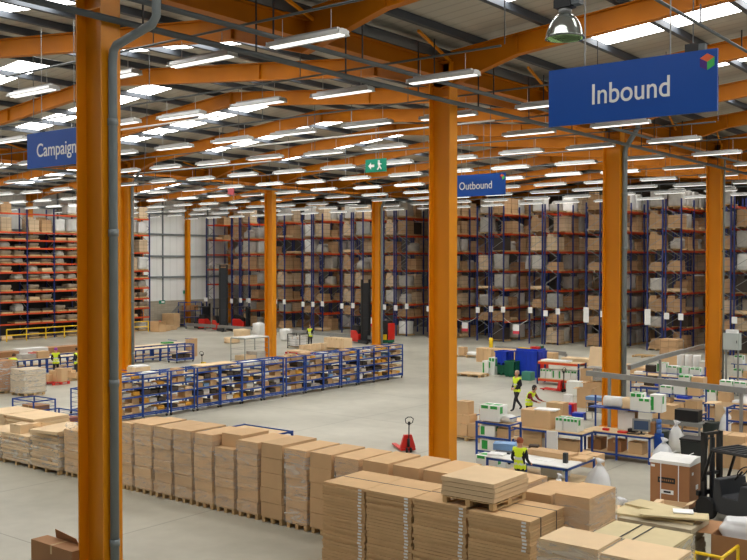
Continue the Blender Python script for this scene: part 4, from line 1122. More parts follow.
carton('brown box lying in the low blue stock cage on the left', (q[0]+.15, q[1], .155), (1.0, .7, .5), m=CARDD)
carton('dark red packet in the low blue stock cage on the left', (q[0]-.55, q[1]-.1, .155), (.35, .5, .35), m=BURG, tape=False)
q = gp(58, 424); cage('lower blue cage trolley between the stacks and the nearest column', (q[0]+.2, q[1]), 1.1, 1.9, .55)
carton('reddish brown packet on the lower blue cage trolley', (q[0]+.3, q[1], .155), (1.2, .8, .2), m=mat('red_brown_stock', (160, 98, 70), .8), tape=False)
q = gp(76, 414); cage('taller blue cage half hidden by the nearest column', (q[0]+.3, q[1]+.5), 1.1, 1.2, 1.15)
carton('brown box inside the taller blue cage by the nearest column', (q[0]+.3, q[1]+.5, .155), (.7, .6, .4))
q = onY(255, 431, 20.0)
t = cart('single blue trolley whose top rail shows behind the long row', (onY(256, 431, 20.2)[0], 20.3), PI/2, 2.0, .8, onY(256, 431, 20.0)[2])
# white cartons on a trolley near the second pipe
q = gp(140, 378, 1.1)
t = cart('blue trolley carrying a pale carton beside the hidden column', (q[0]-.3, q[1]-.2), 0, 1.3, .8, 1.15, shelves=(.3, .7, 1.1))
carton('pale carton with a red mark on the blue trolley', (q[0]-.1, q[1], 1.16), (.7, .9, .5), m=CARDL)
o = carton('white sheet pack on the pale carton', (q[0]-.1, q[1], 1.665), (.65, .8, .06), m=PAPER, tape=False, name='paper_pack', cat='paper pack')
# ------------------------------------------------------------------ pallet trucks
pallet_truck('red hand pallet truck standing on open floor left of the second column', gp(408, 452), .9, RED, ang=.05)
pallet_truck('yellow hand pallet truck behind the line of blue trolleys', gp(203, 372), .2, YELLOW, ang=.0)
pallet_truck('red hand pallet truck beside the orange low rack', gp(562, 392), 1.35, RED, ang=.0)
# ------------------------------------------------------------------ grey wire cage left of the yellow column
q = gp(250, 366)
WG = mat('wire_grey', (150, 155, 150), .5, metal=.3)
cage('grey wire cage on wheels left of a distant orange column', (q[0], q[1]), 2.2, 1.3, 1.9, m=WG)
carton('pale carton at the bottom of the grey wire cage', (q[0], q[1]-.4, .155), (1.0, 1.0, .6), m=CARDL)
carton('grey sack stack inside the grey wire cage', (q[0], q[1]+.55, .155), (1.0, .8, .8), m=GREYG, tape=False)
carton('white sheet covering the grey wire cage', (q[0], q[1], 1.905), (1.3, 2.2, .05), m=WHITEG, tape=False, name='cover_sheet', cat='cover')
# ------------------------------------------------------------------ benches at the left
XB1 = -7.72*H
def long_bench(x, y0, y1, tag_, n):
    L = (y1-y0)/n
    for i in range(n):
        bench('%s, %s from its right-hand end' % (tag_, ORD[n-i]), (x, y0+L*(i+.5)), L-.04, .85, .92, top=mat('beech_top', (224, 204, 168), .5), rz=PI/2, shelf=.3)
long_bench(XB1, 31.0, 45.8, 'blue-legged bench in the front bench line', 5)
long_bench(XB1-2.0, 31.0, 46.8, 'blue-legged bench in the rear bench line', 5)
lb = random.Random(8)
bi = 0
for (px, py_, d, m, lbs) in (
        (1, 352, (1.6, 2.4, .35), CARDD, 'thick stack of dark boards on a bench at the left edge'), (30, 349, (1.3, 2.0, .45), WHITEG, 'white plastic-covered goods on the rear left bench'), (62, 346, (1.5, 2.6, .4), CARDD, 'round-cornered stack of dark boards on the rear left bench'),
        (41, 356, (.6, .8, .4), CARD, 'brown box on the front left bench beside the capped worker'), (33.5, 358, (.4, .4, .35), RED, 'small red box on the front left bench'), (27, 359, (.6, 1.0, .3), GREYG, 'grey packets on the front left bench')):
    z = .925; X = XB1-2.0 if 'rear' in lbs or 'edge' in lbs else XB1
    p = onX(px, py_, X); carton(lbs, (X+lb.uniform(-.1, .05), p[1], z), (min(d[0], .9), d[1], d[2]), m=m, tape=False, name='stock_stack' if d[1] > 1.5 else 'carton')
p = onX(180, 345, XB1-2); carton('green and white papers at the end of the rear bench', (XB1-2, p[1]-1.2, .925), (.5, .8, .1), m=GREEN, tape=False, name='paper_pack', cat='paper pack')
q = gp(181, 362); cart('dark loaded blue trolley parked at the bench end', (q[0], q[1]), 0, 1.5, .9, 1.25, shelves=(.3, .7))
for j, lbx in enumerate(('first', 'second')): carton('%s dark tray on the blue trolley parked at the bench end' % lbx, (q[0], q[1]-.3+.6*j, .305), (.6, .5, .25), m=DKG, tape=False, name='dark_tray', cat='tray')
q = gp(186, 357); carton('brown carton standing behind the trolley at the bench end', (q[0]-.1, q[1]+.6, 0), (.5, .7, 1.3))
# pallet loads on the left floor
q = gp(16, 396); t = sheet_stack('pale wrapped pallet load on the floor left of the nearest column', (q[0], q[1]+.7), 1.3, 1.2, 1.35, 4, m=mat('pale_load', (206, 190, 164), .7), wrap=2, rnd=rs, name='pallet_load', cat='pallet load')
q = gp(-12, 394); sheet_stack('brown pallet load cut off by the left edge of the photo', (q[0], q[1]+.7), 1.1, 1.2, 1.7, 4, m=CARDD, wrap=2, rnd=rs, name='pallet_load', cat='pallet load')
plastic_bag('pale bag lying between the wrapped loads at the left edge', (*gp(9, 382), 0), (.8, .8, .9))
RP = mat('red_pallet_paint', (206, 48, 40), .6)
q = gp(49, 384); pallet('red pallet with small brown boxes on the left floor', (q[0], q[1]+.3), 1.5, 1.1, m=RP); 
for j, (dx, dy, d) in enumerate(((-.45, -.2, (.45, .4, .35)), (.1, .1, (.6, .5, .6)), (.5, .15, (.5, .45, .75)), (-.0, -.34, (.36, .3, .4)))):
    carton('%s brown box on the red pallet, counted from its left' % ORD[[1,3,4,2][j]], (q[0]+dx, q[1]+.3+dy, .146), d, rz=.1*j)
q = gp(67, 380); pallet('plain pallet with boxes right behind the red pallet', (q[0], q[1]+.3), 1.2, 1.0)
for j, dx in enumerate((-.35, .0, .35)): carton('%s small box on the plain pallet beside the red one' % ORD[j+1], (q[0]+dx, q[1]+.3, .146), (.32, .4, .5-.1*j), rz=.2*j)
# yellow rail before the wall rack
t = thing('safety_rail', 'yellow safety rail along the foot of the wall rack', 'barrier', (-75.0, 45, 0))
for z in (1.05, .55): MB().tube([(0, 0, z), (0, 15.2, z)], .05, 8).build('rail', YELLOW, t)
for i in range(9): MB().tube([(0, 1.9*i, 0), (0, 1.9*i, 1.05)], .05, 8).build('post', YELLOW, t)
# goods on the floor by the block wall
q = gp(140, 330); carton('open brown box at the foot of the wall rack end', (-74.5, 61.0, 0), (1.3, .9, 1.0), flaps=True)
t = thing('traffic_cone', 'red and white post beside the wall rack end', 'post', (-75.3, onX(149, 327, -75.3)[1]+1.4, 0))
MB().lathe([(.28, 0), (.28, .05), (.12, .06), (.1, .6), (.09, 1.0)], n=12).build('cone', RED, t, smooth=True); MB().lathe([(.1, .6), (.1, .8)], n=12).build('band', PAPER, t)
for j, (px, py_, d, lbx) in enumerate(((157, 328, (2.2, 1.4, .25), 'flat heap of boards on the floor by the block wall'), (167, 327, (1.5, 1.3, .45), 'low brown stack on the floor by the block wall'), (171, 322, (1.4, 1.2, 1.5), 'brown carton pile leaning at the orange wall column'), (163, 322, (1.1, 1.2, .6), 'small brown carton before the block wall'))):
    q = onX(px, py_, XW+(3.2, 3.4, 1.2, 4.4)[j]); carton(lbx, (q[0], q[1], 0), d, rz=.15*j, tape=False)
o = MB().bar((0,0,.05), (-.55, 3.2, 2.3), .15, .25).build('leaning_beam', GALV, loc=(XW+.85, onX(160, 325, XW+.85)[1], 0)); tag(o, 'grey steel beam leaning on the block wall', 'beam')
q = onX(193, 322, XW+.9); q = (q[0]+1.0, q[1]-1.2)
cart('dark blue shelf unit with boxes against the block wall end', (q[0]-1.0, q[1]+.8), 0, 2.4, 1.0, 2.6, shelves=(.3, 1.0, 1.7))
for j in range(3): carton('%s brown box on the dark blue unit by the block wall' % ORD[j+1], (q[0]-1.0, q[1]+.2+.6*j, 1.72), (.7, .5, .5), m=CARDD)
# ------------------------------------------------------------------ reach trucks
def reach_truck(label, loc, rz, mast=6.5, body=RED):
    t = thing('reach_truck', label, 'reach truck', (loc[0], loc[1], 0), rz)     # mast towards +x
    b = MB(); b.prism([(-1.1,.1), (.15,.1), (.15,.75), (-.3,1.05), (-1.1,1.05)], 1, -.62, .1); b.build('body', body, t, bevel=.05)
    MB().prism([(.1,.78), (-.28,1.06), (-1.05,1.06), (-1.0,1.5), (-.3,1.45), (.1,1.1)], 1, -.58, .06).build('battery_cover', BLACK, t, bevel=.04)
    d = MB(); d.prism([(-1.1,.1), (.2,.1), (.2,.75), (-1.1,.75)], 1, .1, .62); d.build('driver_floor', DARK, t)
    for s in (-1, 1):
        MB().bb(.15, 1.6, s*.55-.09, s*.55+.09, .06, .3).build('leg_arm', DARK, t)
        MB().tube([(1.45, s*.55-.07, .16), (1.45, s*.55+.07, .16)], .16, 12).build('load_wheel', RUBBER, t)
        MB().bb(.3, .5, s*.38-.06, s*.38+.06, .15, mast).build('mast_rail', BLACK, t)
        MB().bb(.55, 1.6, s*.28-.05, s*.28+.05, .1, .15).build('fork', BLACK, t)
        for x in (-.95, .1): MB().tube([(x, s*.55, 1.3 if x < 0 else .8), (x, s*.55, 2.25)], .04, 8).build('guard_post', BLACK, t)
    m = MB()
    z = 1.0
    while z < mast: m.bb(.32, .48, -.38, .38, z-.06, z+.06); z += 1.1
    m.bb(.36, .42, -.3, .3, .2, mast-.3); m.build('mast_ladder', DARK, t)
    MB().bb(-1.05, .2, -.6, .6, 2.22, 2.3).build('overhead_guard', BLACK, t)
    MB().tube([(-.5, .35, .1), (-.5, .5, .1)], .1, 10).build('drive_wheel', RUBBER, t)
    MB().bb(.25, .3, -.2, .2, 2.8, 3.2).build('plate', PAPER, t)
    MB().bb(-.8, -.5, .15, .5, .75, 1.2).build('seat', BLACK, t)
    return t
q = gp(224, 331); reach_truck('red and black reach truck with tall mast near the white wall', (q[0]-.3, q[1]), -.35, 6.6)
q = gp(199, 327); q = (q[0]+2.2, q[1]-1.2); reach_truck('small red truck parked left of the tall-masted reach truck', (q[0], q[1]), 1.9, 2.6)
q = gp(366, 343); reach_truck('red and black reach truck just left of a distant orange column', (q[0]-.3, q[1]), -.35, 5.4)
q = gp(241, 329); reach_truck('low red truck right of the tall-masted reach truck', (q[0]+.2, q[1]+.3), .4, 2.3)
q = gp(388, 343)
t = thing('pallet_stacker', 'black stacker with a red side, yellow and green base beside a column', 'stacker', (*q, 0))
MB().bb(-.4, .25, -.35, .35, .35, 1.9).build('body', BLACK, t, bevel=.05); MB().bb(.25, .45, -.35, .35, .3, 1.7).build('side_panel', RED, t); MB().bb(-.15, .15, -.5, -.36, .3, .75).build('battery_cover', YELLOW, t); MB().bb(-.4, .45, -.45, .3, .08, .3).build('base', GREENP, t)
for s in (-1, 1): MB().tube([(-.3*s, -.3, .08), (-.3*s, .2, .08)], .08, 10).build('wheel', RUBBER, t)
# ------------------------------------------------------------------ barriers before the racks
def barrier(label, p, q, z=.48, posts=5, m=GALV):
    P, Q = Vector((*p, 0)), Vector((*q, 0)); t = thing('floor_barrier', label, 'barrier', P)
    d = Q-P; MB().bar((0,0,z), (d.x, d.y, z), .1, .3).build('rail', m, t)
    for i in range(posts):
        r = d*i/(posts-1); MB().bb(r.x-.07, r.x+.07, r.y-.07, r.y+.07, 0, z).build('post', m, t)
    return t
barrier('grey floor barrier before the racks nearest the white wall', gp(186, 324, .5), gp(268, 329.5, .5), posts=5)
barrier('grey floor barrier before the racks between two distant orange columns', gp(276, 330, .5), gp(372, 337.5, .5), posts=6)
barrier('grey floor barrier before the racks behind the blue bins', gp(495, 347.5, .5), gp(566, 353.5, .5), posts=4)
b = thing('bollard', 'short yellow bollard at the end of the barrier behind the bins', 'bollard', (*gp(491, 351), 0)); MB().lathe([(.16,0), (.16,.95), (.12,1.02), (.0,1.04)], n=12).build('post', YELLOW, b, smooth=True)
b = thing('bollard', 'small yellow bollard at the end of the barrier by the white wall', 'bollard', (*gp(185, 326), 0)); MB().lathe([(.14,0), (.14,.7), (.1,.76), (.0,.78)], n=12).build('post', YELLOW, b, smooth=True)
# ------------------------------------------------------------------ pallets and boxes behind the trolleys
q = gp(316, 351); pallet('wide pallet under low tan boxes behind the blue trolleys', (q[0], q[1]), 2.6, 1.6)
for j in range(6): carton('%s low tan box on the wide pallet behind the trolleys' % ORD[j+1], (q[0]-.9+.6*(j % 3), q[1]-.35+.7*(j//3), .146), (.55, .6, .3+.08*(j % 3)), rz=.08*j, m=CARDL)
q = gp(338, 349); pallet('pallet under the tan carton block behind the blue trolleys', (q[0], q[1]), 2.2, 1.2)
for j in range(4): carton('%s tan carton of the block left of the distant column' % ORD[j+1], (q[0]-.8+.53*j, q[1], .146), (.5, 1.0, .75), m=CARDL)
q = gp(300, 353); pallet('red-edged pallet with flattened boards beside the standing worker', (q[0]+.6, q[1]-.6), 2.2, 1.0, m=RP)
carton('flattened boards on the red-edged pallet', (q[0]+.6, q[1]-.6, .146), (2.0, .9, .12), m=CARDL, tape=False)
q = gp(298, 348); cage('dark wire trolley with white packs beside the standing worker', (q[0], q[1]), 1.0, 1.3, 1.15, m=DARK)
for j in range(2): carton('%s white pack in the dark wire trolley' % ORD[j+1], (q[0]-.3+.6*j, q[1], .155), (.5, .7, .75), m=WHITEG)
for px, py_, d, lb_ in ((242, 339, (1.2, 1.2, .9), 'pale goods on pallets by the distant orange column, left one'), (232, 343, (1.1, 1.1, .5), 'pale flat goods on the floor left of the grey cage'), (260, 337, (1.0, 1.2, 1.3), 'white film-covered goods left of the distant orange column'), (286, 341, (.9, .8, 1.1), 'white sack right of the distant orange column')):
    q = gp(px, py_); o = MB().lump((0,0,d[2]/2), d, 0, .12, 5, random.Random(px), .3).build('covered_goods', WHITEG if 'white' in lb_ else CARDL, smooth=True, loc=(*q, 0)); tag(o, lb_, 'covered goods')
# ------------------------------------------------------------------ packing area on the right
WC = mat('white_carton', (228, 230, 224), .6, obj_var=.05)
def wc(label, loc, d, rz=0.0): return carton(label, loc, d, rz=rz, m=WC, tape=False, green=2, name='white_carton')
def benchpx(label, x0, x1, y, z, d=.8, **k):
    a, b = gp(x0, y, z), gp(x1, y, z); Y = (a[1]+b[1])/2
    a, b = onY(x0, y, Y), onY(x1, y, Y)
    return bench(label, ((a[0]+b[0])/2, Y+d/2), b[0]-a[0], d, z, **k), (a[0], b[0], Y)
def on(x, Y): return onY(x, 400, Y)[0]
# loose pallet of boxes left of the white table
q = gp(466, 440); pallet('wooden pallet of brown boxes just right of the second column', (q[0]+.1, q[1]+.4), 1.35, 1.2)
Z = .146
for dx, dy, z, d, lb_ in ((-.35, -.1, 0, (.6, .6, .45), 'brown box at the front left of the pallet by the second column'), (.28, -.1, 0, (.62, .55, .5), 'brown box at the front right of the pallet by the second column'), (-.3, -.05, .45, (.65, .55, .35), 'middle brown box of the pallet by the second column'), (-.35, -.05, .8, (.5, .45, .5), 'top brown box of the pallet by the second column'), (.36, .35, 0, (.45, .35, 1.0), 'tall brown box at the back of the pallet by the second column')):
    carton(lb_, (q[0]+.1+dx, q[1]+.4+dy, Z+z), d)
# blue trolley with the big white and green carton
q = gp(490, 462)
cart('blue two-deck trolley with a white and green carton on top', (q[0]+.1, q[1]+.4), PI/2, 1.3, .75, 1.35, shelves=(.35, .85, 1.33))
wc('big white carton with green panels on top of the blue trolley', (q[0]-.1, q[1]+.4, 1.37), (.75, .6, .55))
wc('white and green carton on the middle deck of the blue trolley', (q[0]-.15, q[1]+.3, .855), (.6, .5, .38)); carton('small brown box on the middle deck of the blue trolley', (q[0]+.4, q[1]+.35, .855), (.4, .45, .3)); wc('white carton on the lower deck of the blue trolley', (q[0], q[1]+.35, .355), (.9, .55, .4))
o = MB().lump((0,0,.12), (.45, .4, .24), 0, .2, 5, random.Random(2), .5).build('white_bundle', WHITEG, smooth=True, loc=(q[0]+.5, q[1]+.4, 1.37)); tag(o, 'crumpled white bundle beside the carton on the blue trolley', 'bundle')
q = gp(478, 470); wc('white and green carton on the floor at the foot of the second column', (q[0]+.3, q[1]+.3, 0), (.8, .6, .5))
q = gp(512, 447); sheet_stack('stack of pale boards between the blue trolley and the bench', (q[0], q[1]+.5), 1.3, 1.1, .9, 9, rnd=random.Random(3), jit=.06)
# white-topped table
a, b = gp(486, 456, .9), gp(567, 468, .9); Yt = (a[1]+b[1])/2; x0, x1 = onY(486, 456, Yt)[0], onY(567, 468, Yt)[0]
bench('white-topped blue packing table behind the long row of stacks', ((x0+x1)/2, Yt+.95), x1-x0, 1.9, .9, top=WHITE, shelf=.3)
TW = lambda px, py_: gp(px, py_, .9)
for lb_, px, py_, d, m, rz in (('long brown carton lying on the white table', 552, 456, (1.5, .55, .16), CARD, -.05), ('flat brown carton with a white label on the white table', 577, 459, (.8, .6, .08), CARD, .1), ('small black bottle box on the white table', 565.5, 463, (.12, .12, .3), DARK, 0), ('dark gadget on the white table behind the worker', 534, 452, (.3, .25, .22), DKG, .3),
    ('blue and white packet pile on the left of the white table', 505, 449, (.7, .5, .2), mat('pale_blue_packet', (120, 160, 206), .5), .4), ('white paper pad on the left of the white table', 497, 455, (.5, .4, .06), PAPER, .2), ('dark folder on the white table left of the worker', 503, 453, (.5, .35, .05), DARK, .3), ('pale sheet on the white table right of the worker', 545, 460, (.5, .35, .01), PAPER, -.2)):
    p = TW(px, py_); carton(lb_, (p[0], p[1], .902), d, rz=rz, m=m, tape=False, name='packet' if m is not CARD else 'carton', cat='item' if m is not CARD else 'box')
q = gp(548, 478, .33); wc('white and green carton on the low shelf of the white table', (q[0], q[1]+.5, .305), (.7, .6, .42))
q = gp(575, 480); carton('brown carton under the right end of the white table', (q[0]+.1, q[1]+.9, .305), (.7, .6, .4))
plastic_bag('clear bag hanging at the right corner of the white table', (x1+.45, Yt+1.2, .0), (.75, .6, 1.0))
plastic_bag('white bag tied to the front leg of the white table', (x1-.1, Yt-.3, .0), (.45, .4, .75))
q = gp(596, 481); t = thing('swivel_base', 'small dark swivel stool base right of the white table', 'stool', (q[0], q[1]+.2, 0))
for k in range(5): MB().bar((0,0,.08), (.25*math.cos(k*1.257), .25*math.sin(k*1.257), .04), .05).build('foot', DARK, t)
MB().tube([(0,0,.05), (0,0,.3)], .04, 8).build('stem', DARK, t)
# bench A
t, (ax0, ax1, Ya) = benchpx('blue-framed bench with a huge brown carton, behind the white table', 512, 582, 430, .95, .9, shelf=.25)
ht = .952
carton('huge long brown carton lying on the bench behind the white table', (on(534, Ya), Ya+.45, ht), (1.15, .7, .62))
o = MB().box((0,0,.02), (.8, .5, .04), .1).build('white_sheets', PAPER, loc=(on(541, Ya), Ya+.45, ht+.63)); tag(o, 'white sheets lying on the huge brown carton', 'papers')
for j, px in enumerate((557, 565, 572)): wc('white and green carton on the bench, %s after the huge brown one' % ORD[j+1], (on(px, Ya), Ya+.4, ht), (.27, .5, .45))
carton('tall brown board leaning under the left of the bench', (on(530, Ya), Ya+.3, .252), (.75, .25, .6), tape=False)
for j, px in enumerate((545, 556, 568)): carton('%s brown bundle on the low shelf of the middle bench' % ORD[j+1], (on(px, Ya), Ya+.45, .252), (.5, .5, .35), m=GREYG if j == 0 else CARD, rz=.1*j)
carton('white folded chair back before the middle bench', (on(557, Ya), Ya-.35, 0), (.4, .08, 1.0), m=WHITE, tape=False, name='display_board', cat='board')
# bench B with monitor
t, (bx0, bx1, Yb) = benchpx('blue-framed bench with monitor beside the column under the Inbound sign', 584, 650, 433, .95, .9, shelf=.25, upper=(1.72,))
carton('dark steel plinth behind the monitor bench', (on(592, Yb)+.3, Yb+1.1, 0), (.9, .2, .9), m=mat('deep_brown', (84, 44, 26), .7), tape=False) if False else None
pz = .952; K = lambda px: on(px, Yb)
t = thing('monitor', 'small black monitor on the bench beside the column', 'monitor', (K(638), Yb+.3, pz), .25)
MB().bb(-.3, .3, -.04, .04, .1, .52).build('case', GALV, t, bevel=.01); MB().bb(-.24, .24, -.045, -.04, .16, .46).build('screen', SCREEN, t); s = MB(); s.bb(-.12, .12, -.1, .1, 0, .02); s.bb(-.03, .03, 0, .04, .02, .2); s.build('stand', BLACK, t)
t = thing('keyboard', 'black keyboard lying before the monitor', 'keyboard', (K(632), Yb+.15, pz), .15); MB().bb(-.22, .22, -.08, .08, 0, .02).build('case', BLACK, t); k = MB(); [k.bb(-.2+.05*i, -.165+.05*i, -.06+.04*j, -.035+.04*j, .02, .027) for i in range(8) for j in range(3)]; k.build('keys', DARK, t)
for lb_, px, d, m, dy in (('white paper pinned tall against the post of the monitor bench', 614, (.35, .04, .8), PAPER, .8), ('second tall white paper right of the pinned one', 623, (.3, .04, .65), PAPER, .7), ('brown backing board behind the papers on the monitor bench', 618.5, (.75, .03, .72), CARD, .85), ('red packet on the monitor bench', 621, (.3, .2, .06), RED, .2), ('stack of brown boxes at the right of the monitor bench', 647, (.22, .4, .4), CARDD, .65), ('red label roll on the left of the monitor bench', 603, (.2, .15, .08), RED, .3), ('low black tray on the monitor bench', 627, (.28, .3, .12), BLACK, .6)):
    carton(lb_, (K(px), Yb+dy-.05, pz), d, m=m, tape=False, name='paper_board' if m is PAPER else 'packet' if m is RED else 'carton', cat='item')
uz = 1.722
t = thing('paper_roll', 'fat white roll lying on the shelf against the column', 'roll', (K(609), Yb+.62, uz+.2)); MB().tube([(-.42,0,0), (.3,0,0)], .2, 18).build('roll', WHITEG, t, smooth=True); MB().tube([(-.43,0,0), (.31,0,0)], .05, 10).build('core', CARDD, t)
o = MB().lump((0,0,.2), (.5, .4, .4), 0, .12, 5, random.Random(3), .3).build('brown_roll_end', CARDL, smooth=True, loc=(K(623), Yb+.62, uz)); tag(o, 'crumpled brown paper bundle right of the white roll', 'bundle')
for j, (px, h) in enumerate(((632.5, .6), (642, .46), (652.5, .6))): wc('white and green carton on the monitor bench shelf, %s right of the roll' % ORD[j+1], (K(px)-.05, Yb+.62-.12*(j == 1), uz), (.42, .42, h))
for j, px in enumerate((592, 612, 633)): carton('%s brown carton on the low shelf of the monitor bench' % ORD[j+1], (K(px), Yb+.45, .252), (.5, .5, .4), m=CARDD if j < 2 else CARD)
t = thing('bottle_rack', 'small blue bottle stand at the right end of the monitor bench', 'bottle stand', (bx1+.12, Yb+.5, 0)); MB().bb(-.12, .12, -.12, .12, 0, 1.0).build('post', CBLUE, t)
for k in range(3): MB().tube([(0,-.02,1.0+.17*k), (0,-.02,1.15+.17*k)], .09, 10).build('bottle', mat('blue_bottle', (80, 120, 190), .3), t, smooth=True)
plastic_bag('clear bag hanging at the right end of the monitor bench', (bx1+.5, Yb-.05, .0), (.75, .6, .95), fill=mat('pale_blue_rubbish', (150, 190, 225), .5))
q = gp(659, 452); t = thing('bin', 'dark green-grey bin right of the monitor bench', 'bin', (q[0], q[1]+.2, 0)); MB().lathe([(.24,0), (.3,.75), (.31,.77), (.27,.74)], n=16).build('body', mat('bin_grey', (52, 62, 60), .5), t, smooth=True)
plastic_bag('clear bag with yellow rubbish beside the dark bin', (gp(675, 452)[0], gp(675, 452)[1]+.1, 0), (.7, .6, 1.1), fill=mat('yellow_rubbish', (236, 220, 110), .6))
# wheeled bin beside the forklift mast
q = gp(694, 470); t = thing('wheeled_bin', 'black wheeled bin behind the big carton', 'bin', (q[0], q[1], 0))
MB().prism([(-.28,.05), (.28,.05), (.36,1.0), (-.36,1.0)], 1, -.33, .33).build('body', mat('bin_black', (28, 34, 34), .45), t, bevel=.02); MB().bb(-.38, .4, -.36, .36, 1.0, 1.07).build('lid', BLACK, t, bevel=.02)
for s in (-1, 1): MB().tube([(.2, s*.3, .1), (.2, s*.36, .1)], .1, 12).build('wheel', RUBBER, t)
# roller conveyor
a, b = gp(655, 419, .85), gp(703, 424, .85); Yc = (a[1]+b[1])/2+.2; c0, c1 = on(655, Yc), on(705, Yc)
t = thing('roller_conveyor', 'grey roller conveyor behind the monitor bench', 'conveyor', ((c0+c1)/2, Yc, 0)); w_ = c1-c0
f = MB(); [f.bb(-w_/2, w_/2, s*.32-.02, s*.32+.02, .72, .87) for s in (-1, 1)]; f.build('side_rails', GALV, t)
for i in range(14): MB().tube([(-w_/2+w_*(i+.5)/14, -.3, .84), (-w_/2+w_*(i+.5)/14, .3, .84)], .04, 8).build('roller', GALV, t, smooth=True)
for x in (-w_/2+.1, 0, w_/2-.1):
    for s in (-1, 1): MB().bb(x-.025, x+.025, s*.3-.025, s*.3+.025, 0, .72).build('leg', GALV, t)
carton('large brown carton on the roller conveyor', (on(666, Yc), Yc, .885), (.85, .55, .55))
carton('black open tote on the roller conveyor', (on(687, Yc), Yc, .885), (1.0, .5, .42), m=BLACK, flaps=False, tape=False, name='tote', cat='tote')
# rows of benches beyond
rb = random.Random(11)
def stocked(label, x0, x1, y, z, tag2, up, sh=.3):
    t, (p0, p1, Y) = benchpx(label, x0, x1, y, z, .8, shelf=sh, upper=up)
    n = max(2, int((p1-p0)/.55))
    for lv, zz in (('worktop', z+.002), ('low shelf', sh+.002)) + tuple(('upper shelf', u+.002) for u in up):
        for j in range(n):
            if rb.random() < .14: continue
            x = p0+.1+(p1-p0-.2)*(j+.5)/n; w = (p1-p0-.2)/n*.86
            k = rb.choice(['w', 'w', 'b', 'd', 'w'] if lv == 'upper shelf' else ['b', 'd', 'p', 'w', 'b', 'u'])
            y0 = Y+.55 if lv == 'upper shelf' else Y+.4
            lab = '%s, %s from the left on the %s of %s' % ({'w': 'white green-marked carton', 'b': 'brown carton', 'd': 'dark carton', 'p': 'white paper pile', 'u': 'blue packet'}[k], ORD[j+1], lv, tag2)
            h = rb.uniform(.28, .5) if lv != 'low shelf' else rb.uniform(.25, .4)
            if k == 'w': wc(lab, (x, y0, zz), (w, .42, h))
            else: carton(lab, (x, y0, zz), (w, .5, h if k in 'bd' else .12), m={'b': CARD, 'd': DKG, 'p': PAPER, 'u': BLUEP}[k], rz=rb.uniform(-.1, .1), tape=False, name={'b': 'carton', 'd': 'dark_carton', 'p': 'paper_pile', 'u': 'packet'}[k])
stocked('second-row packing bench right of the column with white paper boards', 653, 700, 412, .95, 'the second-row bench', (1.6,))
stocked('third-row packing bench with dark shelving and white packs', 672, 747, 402, .95, 'the third-row bench', (1.55,))
stocked('fourth-row packing bench below the orange column with the cabinet', 640, 700, 388, .95, 'the fourth-row bench', (1.6,))
stocked('fifth-row packing bench right of the cabinet column', 729, 764, 378, .95, 'the fifth-row bench', (1.6,))
stocked('sixth-row packing bench behind the column trunking', 630, 690, 376, .95, 'the sixth-row bench', ())
# white drums before the cabinet column
q = gp(690, 376, .95)
for j, px in enumerate((681, 689, 697)):
    p = onY(px, 371, q[1]+2.6); t = thing('white_drum', '%s white drum from the left before the column with the cabinet' % ORD[j+1], 'drum', (p[0], p[1], 0)); MB().lathe([(.21,0), (.21,1.75), (.19,1.8), (.0,1.8)], n=16).build('body', WHITE, t, smooth=True); MB().lathe([(.215,1.0), (.215,1.08)], n=16).build('hoop', GALV, t)
for j, px in enumerate((704, 711)):
    p = onY(px, 371, q[1]+2.2); carton('%s white box beside the drums before the cabinet column' % ORD[j+1], (p[0], p[1], 0), (.34, .5, 1.55), m=WC, tape=False)
# right edge: blue shelf with cartons, big open carton
q = gp(741, 458); cart('blue shelf unit with brown cartons at the right edge', (q[0]+.3, q[1]+.3), PI/2, 1.5, .8, 1.75, shelves=(.3, .8, 1.3))
for si, z in enumerate((.3, .8, 1.3)):
    for j in range(2): carton('brown carton, %s, %s shelf of the unit at the right edge' % (('left', 'right')[j], ('low', 'middle', 'top')[si]), (q[0]-.05+.7*j, q[1]+.3, z+.004), (.58, .6, .36))
q = gp(730, 452); carton('large open carton with a raised flap near the right edge', (q[0]-.2, q[1]+1.6, 0), (1.5, .8, 1.5), flaps=True, m=CARDL)
q = gp(712, 446); t = thing('bin', 'grey bin between the clear bag and open carton at the right', 'bin', (q[0]-.1, q[1]+.2, 0)); MB().lathe([(.25,0), (.32,.85), (.33,.87), (.28,.84)], n=16).build('body', mat('bin_grey', (52, 62, 60), .5), t, smooth=True)
plastic_bag('tall clear bag beside the grey bin at the right', (gp(722, 446)[0]+.1, gp(722, 446)[1]+.2, 0), (.8, .7, 1.4), fill=mat('yellow_rubbish', (236, 220, 110), .6))
plastic_bag('clear bag hanging at the far right edge', (gp(742, 432)[0], gp(742, 432)[1]+.4, .2), (.9, .7, 1.5), fill=mat('yellow_rubbish', (236, 220, 110), .6))
for j, (px, py_, d, lb_) in enumerate(((715, 470, (1.2, .8, 1.1), 'brown carton on the floor behind the forklift guard'), (743, 476, (.9, .9, .9), 'wide brown carton behind the forklift seat'))):
    q = gp(px, py_); carton(lb_, (q[0]+.2, q[1]+.9, 0), d, rz=.1*j)
